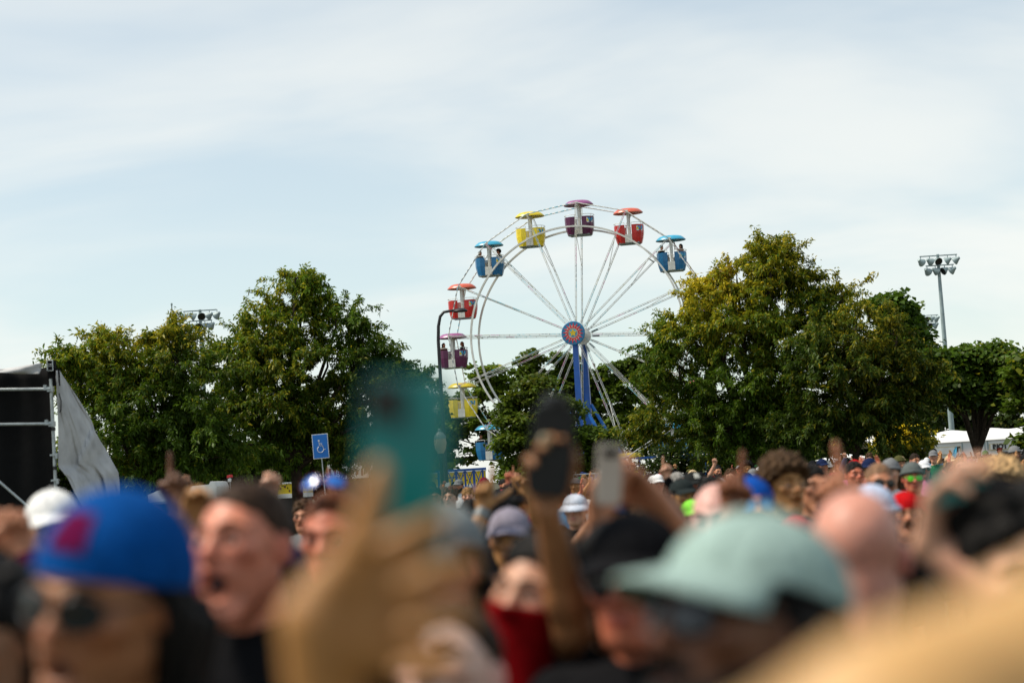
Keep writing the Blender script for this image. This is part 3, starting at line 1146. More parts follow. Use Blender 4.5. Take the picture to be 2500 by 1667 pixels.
def white_roof_vehicle():
    """white service trailer behind the front rows, at the stage side"""
    Y = 42.0
    k = Y / FPX
    a, b = P(362, 1232, Y), P(528, 1222, Y)
    root = empty('service_trailer', ((a.x + b.x) / 2, Y, 0))
    tag(root, 'white curved roof service trailer near the tarpaulin', 'trailer')
    o = Vector(root.location)
    w = b.x - a.x
    z0 = P(445, 1226, Y).z
    z1 = P(445, 1186, Y).z
    prof = [(-w / 2, z0), (w / 2, z0), (w / 2 + 0.02, z1 - .06), (w / 2 - 0.02, z1 + .06), (w / 2 - 0.12, z1 + .07), (w / 2 - 0.16, z1), (0, z1 - .02), (-w / 2 + .25, z1 - .07), (-w / 2, z1 - .16)]
    mb = MB()
    mb.prism(prof, 0, 1.8, 'y')
    mb.build('roof', M['white'], root)
    mb = MB()
    mb.box((0, -0.01, z0 + 0.03), (w + .01, 0.03, 0.05))
    mb.build('gutter', M['flood'], root)
    mb = MB()
    mb.box((0, 0.95, (z0 + .35) / 2), (w - .2, 1.5, z0 - .37))
    mb.build('cabin', paint('trailer_teal', (0.02, 0.11, 0.13), 0.5), root)
    mb = MB()
    mb.box((-.35, 0.19, z0 - .4), (.5, 0.02, .35))
    mb.build('window', M['glass'], root)
    for sx in (-.45, .45):
        mb = MB()
        mb.lathe([(0.0, -.09), (.2, -.09), (.26, -.05), (.26, .05), (.2, .09), (0, .09)], 18, (sx, 0.2, 0.26), Matrix.Rotation(math.radians(90), 3, 'X'))
        mb.build('wheel', M['black'], root, True)


white_roof_vehicle()


def box_trailer(name, label, x0, x1, ytop, ybot, Y, body, strip=True, cat='trailer', print_=True):
    k = Y / FPX
    a, b = P(x0, (ytop + ybot) / 2, Y), P(x1, (ytop + ybot) / 2, Y)
    root = empty(name, ((a.x + b.x) / 2, Y, 0))
    tag(root, label, cat)
    w = b.x - a.x
    c = P((x0 + x1) / 2, 0, Y)
    zt = P((x0 + x1) / 2, ytop, Y).z
    zb = P((x0 + x1) / 2, ybot, Y).z
    mb = MB()
    mb.box((0, 1.1, (zt + zb) / 2), (w, 2.2, zt - zb))
    mb.build('body', body, root)
    mb = MB()
    mb.box((0, 1.1, zt + 0.035), (w + .08, 2.3, 0.07))
    mb.build('roof_edge', M['white'], root)
    if strip:
        mb = MB()
        mb.box((0, 1.08, zb - .09), (w + .02, 2.24, .18))
        mb.build('skirt', M['white'], root)
    if print_:
        r = random.Random(5)
        mb = MB()
        for i in range(int(w / .18)):
            x = -w / 2 + .12 + i * .18
            mb.box((x, -0.012, zb + (zt - zb) * r.uniform(.25, .75)), (r.uniform(.02, .09), 0.008, r.uniform(.03, .1)))
        mb.build('print_marks', M['brown'], root)['kind'] = 'stuff'
    for sx in (-.36, -.24, .3):
        mb = MB()
        mb.lathe([(0.0, -.1), (.26, -.1), (.33, -.06), (.33, .06), (.26, .1), (0, .1)], 18, (sx * w, .25, .33), Matrix.Rotation(math.radians(90), 3, 'X'))
        mb.build('wheel', M['black'], root, True)
    mb = MB()
    mb.box((0, 1.1, (zb + .5) / 2 - .05), (w * .96, 1.6, max(.2, zb - .6)))
    mb.build('chassis', M['black'], root)
    return root


box_trailer('ride_trailer', 'yellow ride trailer with white skirt behind the blue truss fence', 1040, 1185, 1153, 1184, 98, M['yellow'])
box_trailer('food_trailer', 'yellow and white food trailer under the tallest honey locust', 678, 748, 1180, 1204, 72, M['yellow'])
box_trailer('stall_trailer', 'white stall with brown sign boards behind the wheelchair sign', 800, 900, 1135, 1168, 75, M['white'], False, 'stall', False)


def stall_boards():
    root = [o for o in COL.objects if o.name == 'stall_trailer'][0]
    o = Vector(root.location)
    for i, xp in enumerate((806, 818, 830, 842, 858, 872, 884)):
        p = P(xp, 1152, 75) - o
        mb = MB()
        mb.box((p.x, -0.02, p.z), (0.09, 0.02, 0.3 - 0.04 * (i % 3)))
        mb.build('sign_board', M['brown'], root)


stall_boards()


def ride_fence(name, label, x0, x1, ytop, ybot, Y, n, cross=True):
    """blue painted guard truss round the ride"""
    a, b = P(x0, ytop, Y), P(x1, ytop, Y)
    root = empty(name, (a.x, Y, 0))
    tag(root, label, 'fence')
    w = b.x - a.x
    zt = (a.z + b.z) / 2
    zb = P((x0 + x1) / 2, ybot, Y).z
    mb = MB()
    mb.bar((-0.2, 0, zt), (w + .2, 0, zt), 0.16, 0.12)
    mb.build('top_rail', M['blue'], root)
    mb = MB()
    mb.bar((-0.2, 0, zt - .38), (w * .45, 0, zt - .38), 0.05, 0.05)
    mb.build('mid_rail', M['blue'], root)
    for i in range(n + 1):
        x = w * i / n
        mb = MB()
        mb.bar((x, 0.0, 0), (x, 0.0, zt - .065), 0.13 if i % 2 == 0 else .1, 0.1, (0, 1, 0))
        mb.build('post', M['blue'], root)
        if cross and i < n:
            mb = MB()
            x2 = w * (i + 1) / n
            if i % 2 == 0:
                mb.bar((x + .06, -.06, zb), (x2 - .06, -.06, zt - .09), .07, .05)
            else:
                mb.bar((x + .06, -.06, zt - .09), (x2 - .06, -.06, zb), .07, .05)
            mb.build('diagonal', M['blue'], root)
            mb = MB()
            if i % 2 == 0:
                mb.bar((x + .06, .07, zt - .09), (x2 - .06, .07, zb), .06, .05)
            else:
                mb.bar((x + .06, .07, zb), (x2 - .06, .07, zt - .09), .06, .05)
            mb.build('diagonal', M['blue'], root)


ride_fence('guard_fence', 'dark blue truss fence before the yellow ride trailer', 1070, 1178, 1147, 1196, 95, 5)
ride_fence('guard_rail', 'blue guard rail under the low blue gondola by the golden tree', 1560, 1720, 1113, 1150, 97, 4, False)


def ticket_board():
    Y = 96.0
    c = P(1452, 1106, Y)
    root = empty('light_board', (c.x, Y, 0))
    tag(root, 'purple and blue bulb lit ride board at the wheel foot', 'sign')
    k = Y / FPX
    m, nt, b = new_mat('board_print')
    tc = nt.nodes.new('ShaderNodeTexCoord')
    vo = nt.nodes.new('ShaderNodeTexVoronoi')
    vo.inputs['Scale'].default_value = 4.0
    rp = nt.nodes.new('ShaderNodeValToRGB')
    rp.color_ramp.interpolation = 'CONSTANT'
    for p_, c_ in ((0.0, (0.03, 0.08, 0.5, 1)), (0.35, (0.35, 0.05, 0.4, 1)), (0.6, (0.1, 0.35, 0.6, 1)), (0.8, (0.6, 0.25, 0.5, 1))):
        e = rp.color_ramp.elements.new(p_)
        e.color = c_
    nt.links.new(tc.outputs['Object'], vo.inputs['Vector'])
    nt.links.new(vo.outputs['Color'], rp.inputs['Fac'])
    nt.links.new(rp.outputs['Color'], b.inputs['Base Color'])
    w, h = 30 * k, 50 * k
    mb = MB()
    mb.box((0, 0, c.z), (w, 0.1, h))
    mb.build('panel', m, root)
    mb = MB()
    mb.bar((0, .1, 0), (0, .1, c.z), .1, .1, (0, 1, 0))
    mb.build('post', M['blue'], root)
    mb = MB()
    for i in range(9):
        for sx in (-1, 0, 1):
            mb.lathe([(0, -.03), (.022, 0), (0, .03)], 6, (sx * w * .46, -.06, c.z - h / 2 + h * i / 8))
    mb.build('bulbs', M['white'], root)['kind'] = 'stuff'
    mb = MB()
    mb.box((-.1, -.02, c.z - h / 2 - .3), (.7, .12, .38))
    mb.build('red_panel', M['red'], root)


ticket_board()


def barrier(px, Y, label):
    c = P(px, 1175, Y)
    root = empty('crowd_barrier', (c.x, Y, 0))
    tag(root, label, 'barrier')
    zt = P(px, 1157, Y).z
    mb = MB()
    for x in (-1.1, 0, 1.1):
        mb.tube([(x - .5, 0, zt), (x - .5, 0, .1)], .025, 6)
        mb.tube([(x + .5, 0, zt), (x + .5, 0, .1)], .025, 6)
        mb.tube([(x - .5, 0, zt), (x + .5, 0, zt)], .025, 6)
        mb.tube([(x - .5, 0, zt - .8), (x + .5, 0, zt - .8)], .02, 6)
    mb.build('frame', M['steel'], root, True)
    for i in range(14):
        mb = MB()
        x = -1.55 + i * .238
        mb.tube([(x, 0, .12), (x, 0, zt)], .011, 5)
        mb.build('bar', M['steel'], root, True)
    mb = MB()
    mb.box((0, .06, .7), (3.1, .02, 1.1))
    mb.build('scrim', M['blackcloth'], root)


barrier(1432, 70, 'grey steel barrier with black scrim beside the phone hands')


def red_pennant():
    p = P(561, 1163, 44)
    root = empty('pennant_stand', (p.x, 44, 0))
    tag(root, 'small red and white pennant on a stick left of the raised fist', 'pennant')
    mb = MB()
    mb.tube([(0, 0, 0), (0, 0, p.z + .05)], .012, 6)
    mb.build('stick', M['steel'], root)
    mb = MB()
    mb.prism([(-.08, p.z - .03), (.08, p.z - .02), (.07, p.z + .05), (-.06, p.z + .04)], -.02, -.012)
    mb.build('cloth', M['red'], root)
    mb = MB()
    mb.prism([(-.05, p.z - .13), (.03, p.z - .13), (.04, p.z - .05), (-.05, p.z - .05)], -.02, -.012)
    mb.build('tail', M['white'], root)


red_pennant()
# ================================================================== ferris wheel
WC = P(1414, 818, 105.0)
WYAW = math.radians(-13)
R_OUT, R_IN, HALF = 7.93, 6.5, 0.95
HZ = WC.z
PHASE = math.radians(3.4)
M['lights'], _nt, _b = new_mat('bulb_strip')
_tc = _nt.nodes.new('ShaderNodeTexCoord')
_sp = _nt.nodes.new('ShaderNodeSeparateXYZ')
_nt.links.new(_tc.outputs['Object'], _sp.inputs[0])
_no = _nt.nodes.new('ShaderNodeTexWhiteNoise')
_no.noise_dimensions = '1D'
_mu = _nt.nodes.new('ShaderNodeMath')
_mu.operation = 'MULTIPLY'
_mu.inputs[1].default_value = 1.9
_fl = _nt.nodes.new('ShaderNodeMath')
_fl.operation = 'FLOOR'
_nt.links.new(_sp.outputs['Z'], _mu.inputs[0])
_nt.links.new(_mu.outputs[0], _fl.inputs[0])
_oi = _nt.nodes.new('ShaderNodeObjectInfo')
_ad = _nt.nodes.new('ShaderNodeMath')
_ad.operation = 'ADD'
_nt.links.new(_fl.outputs[0], _ad.inputs[0])
_nt.links.new(_oi.outputs['Random'], _ad.inputs[1])
_nt.links.new(_ad.outputs[0], _no.inputs['W'])
_rp = _nt.nodes.new('ShaderNodeValToRGB')
_rp.color_ramp.interpolation = 'CONSTANT'
_rp.color_ramp.elements[0].color = (0.75, 0.74, 0.68, 1)
_rp.color_ramp.elements[1].position = 0.42
_rp.color_ramp.elements[1].color = (0.25, 0.62, 0.72, 1)
for _p, _c in ((0.62, (0.75, 0.3, 0.5, 1)), (0.76, (0.7, 0.66, 0.45, 1)), (0.88, (0.22, 0.25, 0.27, 1))):
    _e = _rp.color_ramp.elements.new(_p)
    _e.color = _c
_nt.links.new(_no.outputs['Value'], _rp.inputs['Fac'])
_nt.links.new(_rp.outputs['Color'], _b.inputs['Base Color'])
_b.inputs['Roughness'].default_value = 0.35


def wheel():
    root = empty('ferris_wheel', (WC.x, WC.y, 0), WYAW)
    tag(root, 'white spoked ferris wheel on blue posts with a sunburst hub', 'ferris wheel')
    W = M['wheel_white']
    # one spoke of each kind, drawn along +z from the hub, shared by all
    mb = MB()
    mb.bar((0.04, 0, 0.45), (0.035, 0, R_OUT), 0.030, 0.06, (0, 1, 0))
    mb.bar((-0.04, 0, 0.45), (-0.035, 0, R_OUT * .98), 0.022, 0.05, (0, 1, 0))
    for z in np.arange(1.0, R_OUT, 0.62):
        mb.box((0, 0, z), (0.10, 0.03, 0.03))
    spoke_me = mb.mesh('spoke')
    mb = MB()
    z = 0.7
    r = random.Random(3)
    while z < R_OUT - .2:
        l = r.uniform(.12, .34)
        mb.box((0.04, 0, z + l / 2), (0.028, 0.02, l))
        z += l + r.uniform(.02, .12)
    strip_me = mb.mesh('light_strip')
    mb = MB()
    n = 10
    da = 2 * math.pi / 16
    seg = [(R_IN * math.sin(da * (i / n - .5)), 0, R_IN * math.cos(da * (i / n - .5))) for i in range(n + 1)]
    for i in range(n):
        mb.bar(seg[i], seg[i + 1], 0.10, 0.15, (0, 1, 0))
    rim_me = mb.mesh('rim_segment')
    a0, a1 = -da / 2, da / 2
    mb = MB()
    p0 = (R_OUT * math.sin(0), 0, R_OUT)
    p1 = (R_OUT * math.sin(da), 0, R_OUT * math.cos(da))
    mb.tube([p0, p1], 0.032, 6)
    chord_me = mb.mesh('outer_chord', True)
    mb = MB()
    nn = 9
    for i in range(nn):
        t = (i + .5) / nn
        c = Vector(p0).lerp(Vector(p1), t)
        ax = (Vector(p1) - Vector(p0)).normalized()
        mb.bar(c - ax * .1, c + ax * (.02 + .1 * ((i * 7) % 3) / 2) - Vector((0, .0, 0)), .05, .03, (0, 1, 0))
    cstrip_me = mb.mesh('light_strip')
    mb = MB()
    mb.tube([(0, -HALF, R_OUT), (0, HALF, R_OUT)], 0.045, 8)
    axle_me = mb.mesh('gondola_axle', True)
    mb = MB()
    mb.bar((0, -HALF, R_IN - .25), (0, HALF, R_IN - .25), .05, .07, (0, 0, 1))
    mb.bar((0, -HALF, R_IN - .25), (0, HALF, R_IN - 2.2), .025, .025, (1, 0, 0))
    tie_me = mb.mesh('cross_tie')
    for k in range(16):
        a = PHASE + k * da
        R = Matrix.Rotation(a, 4, 'Y')
        for s in (-1, 1):
            T = Matrix.Translation((0, s * HALF, HZ)) @ R
            sp = mk('spoke', spoke_me, W, root, T)
            mk('light_strip', strip_me, M['lights'], sp, Matrix.Translation((0, -0.056, 0)))['kind'] = 'stuff'
            mk('rim_segment', rim_me, W, root, T @ Matrix.Rotation(da / 2, 4, 'Y'))
            ch = mk('outer_chord', chord_me, W, root, T)
            mk('light_strip', cstrip_me, M['lights'], ch, Matrix.Translation((0, -0.05, 0)))['kind'] = 'stuff'
        T = Matrix.Translation((0, 0, HZ)) @ R
        mk('gondola_axle', axle_me, W, root, T)
        mk('cross_tie', tie_me, W, root, T)
    # hub drum with grey cover plates
    Rx = Matrix.Rotation(math.radians(90), 3, 'X')
    mb = MB()
    mb.lathe([(0.0, -1.6), (.2, -1.6), (.2, -1.1), (.52, -1.08), (.52, -.85), (.3, -.8), (.3, .8), (.52, .85), (.52, 1.08), (.2, 1.1), (.2, 1.6), (0, 1.6)], 28, (0, 0, HZ), Rx)
    mb.build('hub_drum', W, root, True)
    for i in range(5):
        a = math.radians(70 + 22 * i)
        mb = MB()
        mb.box((math.sin(a) * .85, .95, HZ + math.cos(a) * .85), (.06, .34, .4), Matrix.Rotation(a, 3, 'Y'))
        mb.build('cover_plate', M['flood'], root)
    # face disc with the bulb sunburst
    yd = -1.85
    mb = MB()
    mb.lathe([(0, yd + .12), (.62, yd + .12), (.71, yd + .05), (.71, yd - .02), (.68, yd - .05), (0, yd - .05)], 48, (0, 0, HZ), Rx.inverted())
    disc = mb.build('hub_disc', paint('hub_blue', (0.02, 0.20, 0.40), 0.4, scale=30, var=0.3), root, True)

    def fan(name, rings, mat, y, n):
        for i in range(n):
            a = 2 * math.pi * i / n + .1
            q = [(x * math.cos(a) + z * math.sin(a), z * math.cos(a) - x * math.sin(a)) for x, z in rings]
            m_ = MB()
            m_.prism([(u, HZ + v) for u, v in q], y, y - .012)
            m_.build(name, mat, disc)
    yb = 1.85 + .05
    Y0 = -yb
    fan('cream_ray', [(-.09, .24), (.09, .24), (.085, .42), (0, .55), (-.085, .42)], paint('bulb_cream', (0.8, 0.62, 0.42), 0.4), Y0 - .004, 16)
    fan('red_ray', [(-.045, .3), (.045, .3), (.045, .42), (.018, .58), (0, .64), (-.018, .58), (-.045, .42)], paint('bulb_red', (0.62, 0.012, 0.05), 0.4), Y0 - .02, 16)
    mb = MB()
    pts = []
    for i in range(10):
        a = math.pi / 2 + i * math.pi / 5
        rr = .24 if i % 2 == 0 else .12
        pts.append((rr * math.cos(a), HZ + rr * math.sin(a) + .01))
    mb.prism(pts, Y0 - .03, Y0 - .045)
    mb.build('yellow_star', M['yellow'], disc)
    mb = MB()
    mb.lathe([(0, 0), (.25, 0), (.25, .012), (0, .012)], 24, (0, Y0 - .006, HZ), Rx)
    mb.build('cyan_bulb_field', paint('bulb_cyan', (0.1, 0.42, 0.62), 0.4, scale=40, var=.4), disc)
    # posts and braces
    for s in (-1, 1):
        y = 1.38 * s
        mb = MB()
        mb.add([(-.22, y - .16, .3), (.22, y - .16, .3), (.22, y + .16, .3), (-.22, y + .16, .3),
                (-.15, y - .13, HZ), (.15, y - .13, HZ), (.15, y + .13, HZ), (-.15, y + .13, HZ)],
               [(0, 1, 2, 3), (4, 5, 6, 7), (0, 1, 5, 4), (1, 2, 6, 5), (2, 3, 7, 6), (3, 0, 4, 7)])
        mb.build('post', M['blue'], root)
        for sx in (-1, 1):
            mb = MB()
            mb.tube([(sx * .2, y, 6.0), (sx * 3.1, y + s * .5, .35)], .10, 10)
            mb.build('brace', paint('brace_blue', (0.01, 0.16, 0.5), 0.4) if False else M['brace'], root, True)
        mb = MB()
        mb.tube([(0, y, 4.6), (0, y + s * 2.4, .35)], .08, 10)
        mb.build('brace', M['brace'], root, True)
    mb = MB()
    mb.box((0, 0, .25), (8.2, 5.4, .24))
    mb.build('deck', M['blue'], root)
    for x in (-3.6, 0, 3.6):
        for y in (-2.3, 2.3):
            mb = MB()
            mb.box((x, y, .065), (.5, .5, .13))
            mb.build('footing', M['flood'], root)
    mb = MB()
    mb.tube([(0.06, -1.62, HZ - 5.9), (0.0, -1.62, HZ - 7.6)], .05, 8)
    mb.build('tube_light', M['lights'], root, True)
    return root


M['brace'] = paint('brace_blue', (0.008, 0.14, 0.50), 0.4, var=.2)
WHEEL = wheel()
WM = Matrix.Translation((WC.x, WC.y, 0)) @ Matrix.Rotation(WYAW, 4, 'Z')

# ---- gondolas
GC = {'purple': ((0.085, 0.006, 0.05), (0.30, 0.10, 0.24)), 'red': ((0.50, 0.014, 0.008), (0.62, 0.13, 0.075)),
      'blue': ((0.006, 0.13, 0.30), (0.055, 0.36, 0.55)), 'yellow': ((0.80, 0.62, 0.02), (0.70, 0.55, 0.03))}


def gondola_meshes():
    g = {}
    mb = MB()
    mb.lathe([(0, .235), (.52, .225), (.66, .19), (.80, .085), (.90, -.02), (.91, -.045), (.89, -.055), (.80, -.02), (.55, .02), (0, .05)], 28, sx=1.0, sy=.82)
    g['canopy'] = mb.mesh('canopy', True, 50)
    mb = MB()
    for i in range(8):
        a = i * math.pi / 4
        mb.bar((0, 0, .08), (.8 * math.cos(a), .65 * math.sin(a), -.02), .03, .03)
    g['rib'] = mb.mesh('canopy_ribs')
    # half tub: walls lofted over four levels, inner and outer skin
    out = [(.21, -.62), (.50, -.62), (.76, -.46), (.88, -.2), (.88, .2), (.76, .46), (.50, .62), (.21, .62)]
    lv = [(-.80, 1.0), (-1.30, .985), (-1.60, .90), (-1.88, .78)]

    def ring(z, f, off):
        r_ = []
        for (x, y) in out:
            xx = .21 + (x - .21) * (f if x > .22 else 1) * 1.0
            yy = y * (0.5 + 0.5 * f)
            l = math.hypot(xx, yy)
            r_.append((xx - (xx - .21) * off, yy * (1 - off), z))
        return r_
    mb = MB()
    vs = []
    for z, f in lv:
        vs += ring(z, f, 0)
    for z, f in lv:
        vs += ring(z, f, .07)
    n = len(out)
    fs = []
    for l in range(3):
        for i in range(n - 1):
            fs.append((l * n + i, l * n + i + 1, (l + 1) * n + i + 1, (l + 1) * n + i))
            o = 4 * n
            fs.append((o + l * n + i, o + (l + 1) * n + i, o + (l + 1) * n + i + 1, o + l * n + i + 1))
    for i in range(n - 1):
        fs.append((i, 4 * n + i, 4 * n + i + 1, i + 1))
    fs.append(tuple(3 * n + i for i in range(n)))
    for e in (0, n - 1):
        for l in range(3):
            fs.append((l * n + e, (l + 1) * n + e, 4 * n + (l + 1) * n + e, 4 * n + l * n + e))
    mb.add(vs, fs)
    g['half'] = mb.mesh('tub')
    mb = MB()
    rr = [(x, y, -.68) for x, y, z in ring(-.68, 1.0, -.01)]
    mb.tube(rr, .016, 6)
    for i in (0, 2, 5, 7):
        mb.tube([rr[i], (rr[i][0], rr[i][1], -.80)], .013, 5)
    g['rail'] = mb.mesh('rail', True)
    mb = MB()
    mb.box((0, 0, -1.45), (.25, .95, .08))
    mb.box((.62, 0, -1.42), (.28, .9, .08))
    mb.box((.74, 0, -1.15), (.07, .86, .5))
    g['seat'] = MB().box((.52, 0, -1.45), (.34, .9, .08)).box((.72, 0, -1.18), (.06, .8, .5)).mesh('seat')
    mb = MB()
    mb.box((0, 0, -1.88), (1.24, 1.0, .05))
    g['floor'] = mb.mesh('floor')
    mb = MB()
    mb.box((0, -.59, -1.62), (.42, .035, .5))
    mb.box((0.0, -.612, -1.62), (.018, .012, .44))
    g['door'] = mb.mesh('door')
    mb = MB()
    for i in range(5):
        x = -.17 + .085 * i
        mb.tube([(x, -.6, -1.37), (x, -.6, -.98)], .011, 5)
    mb.tube([(-.19, -.6, -.98), (.19, -.6, -.98)], .014, 6)
    g['gate'] = mb.mesh('gate_bars', True)
    mb = MB()
    mb.bar((0.05, -.5, -1.86), (0.0, -.34, 0.02), .15, .05, (0, 1, 0))
    g['post'] = mb.mesh('hanger')
    mb = MB()
    mb.tube([(0, -.8, 0), (0, .8, 0)], .05, 10)
    mb.box((0, -.66, -.02), (.16, .1, .2)).box((0, .66, -.02), (.16, .1, .2))
    g['pivot'] = mb.mesh('pivot', True)
    # print on the slanted front corner of the tub
    a, b = Vector((.50, -.62, 0)), Vector((.80, -.40, 0))
    nrm = Vector((-(b - a).y, (b - a).x, 0)).normalized()
    if nrm.y > 0:
        nrm = -nrm

    def plate(u0, u1, z0, z1, off):
        q = MB()
        vs = []
        for d in (off, off + .006):
            for (u, z) in ((u0, z0), (u1, z0), (u1, z1), (u0, z1)):
                p = a.lerp(b, u) + nrm * d
                vs.append((p.x, p.y, z))
        q.add(vs, [(0, 1, 2, 3), (7, 6, 5, 4), (0, 1, 5, 4), (1, 2, 6, 5), (2, 3, 7, 6), (3, 0, 4, 7)])
        return q
    g['logo'] = plate(.02, 1.12, -1.19, -.90, .004).mesh('logo')
    g['logo_blue'] = plate(.25, 1.12, -1.05, -.90, .012).mesh('logo_wave')
    g['logo_yellow'] = plate(.05, .35, -1.12, -.99, .020).mesh('logo_sun')
    g['logo_green'] = plate(.45, .98, -1.12, -1.05, .020).mesh('logo_letters')
    return g


GM = gondola_meshes()
GNAMES = ['purple', 'red', 'blue', 'yellow']
GLAB = {0: 'purple gondola at the very top of the ferris wheel', 1: 'empty red gondola just right of the topmost purple one',
        2: 'blue gondola with a rider raising a phone', 3: 'yellow gondola mostly hidden by the golden tree top',
        4: 'purple gondola hidden in the golden tree at hub height', 5: 'red gondola deep behind the golden tree',
        6: 'low blue gondola behind the blue guard rail', 7: 'low yellow gondola at the lower end of the long spokes',
        8: 'purple gondola at the lowest point behind the dense round tree', 9: 'red gondola low behind the dense round tree',
        10: 'blue gondola low on the wheel with riders before the green trees', 11: 'yellow gondola behind the black lamp post',
        12: 'purple gondola with two riders at hub height by the lamp', 13: 'empty red gondola above the curved lamp neck',
        14: 'blue gondola with two dark haired riders at upper left', 15: 'empty yellow gondola just left of the topmost purple one'}
GOND = {}
for k in range(16):
    cname = GNAMES[k % 4]
    a = PHASE + k * math.pi / 8
    att = WM @ Vector((R_OUT * math.sin(a), 0, HZ + R_OUT * math.cos(a)))
    g = empty('gondola', att, WYAW + math.radians(3.0))
    tag(g, GLAB[k], 'gondola', 'gondolas of the ferris wheel')
    dk, lt = GC[cname]
    can = mk('canopy', GM['canopy'], M['enamel'], g, color=lt)
    mk('canopy_ribs', GM['rib'], M['wheel_white'], can)
    for s in (1, -1):
        mw = Matrix.Identity(4) if s == 1 else Matrix.Rotation(math.pi, 4, 'Z')
        t = mk('tub', GM['half'], M['enamel'], g, mw, dk)
        mk('rail', GM['rail'], M['wheel_white'], t)
        mk('seat', GM['seat'], M['plain'], t, None, tuple(c * .6 + .05 for c in dk))
        for (pn, mat, colr) in (('logo', 'plain', (.72, .75, .74)), ):
            fl = Matrix.Identity(4) if s == 1 else Matrix.Rotation(math.pi, 4, 'Z') @ Matrix.Scale(-1, 4, (1, 0, 0))
            lo = mk('logo', GM['logo'], M['plain'], g, fl, colr)
            mk('logo_wave', GM['logo_blue'], M['plain'], lo, None, (.05, .33, .55))
            mk('logo_sun', GM['logo_yellow'], M['plain'], lo, None, (.75, .6, .02))
            mk('logo_letters', GM['logo_green'], M['plain'], lo, None, (.02, .18, .25))
    mk('floor', GM['floor'], M['flood'], g)
    mk('door', GM['door'], M['wheel_white'], g)
    mk('gate_bars', GM['gate'], M['wheel_white'], g)
    mk('hanger', GM['post'], M['wheel_white'], g)
    mk('hanger', GM['post'], M['wheel_white'], g, Matrix.Rotation(math.pi, 4, 'Z'))
    mk('pivot', GM['pivot'], M['wheel_white'], g)
    GOND[k] = g
# ================================================================== people: bodies grown as one smooth surface
def axis(lo, hi, fine, coarse=0.024):
    """grid line positions: fine steps inside the given intervals, coarse ones elsewhere"""
    x = lo
    out = [lo]
    while x < hi:
        st = coarse
        for (a, b, s) in fine:
            if a - 1e-6 <= x < b:
                st = min(st, s)
            elif x < a:
                st = min(st, max(s, (a - x)))
        x += st
        out.append(x)
    return np.array(out, np.float32)


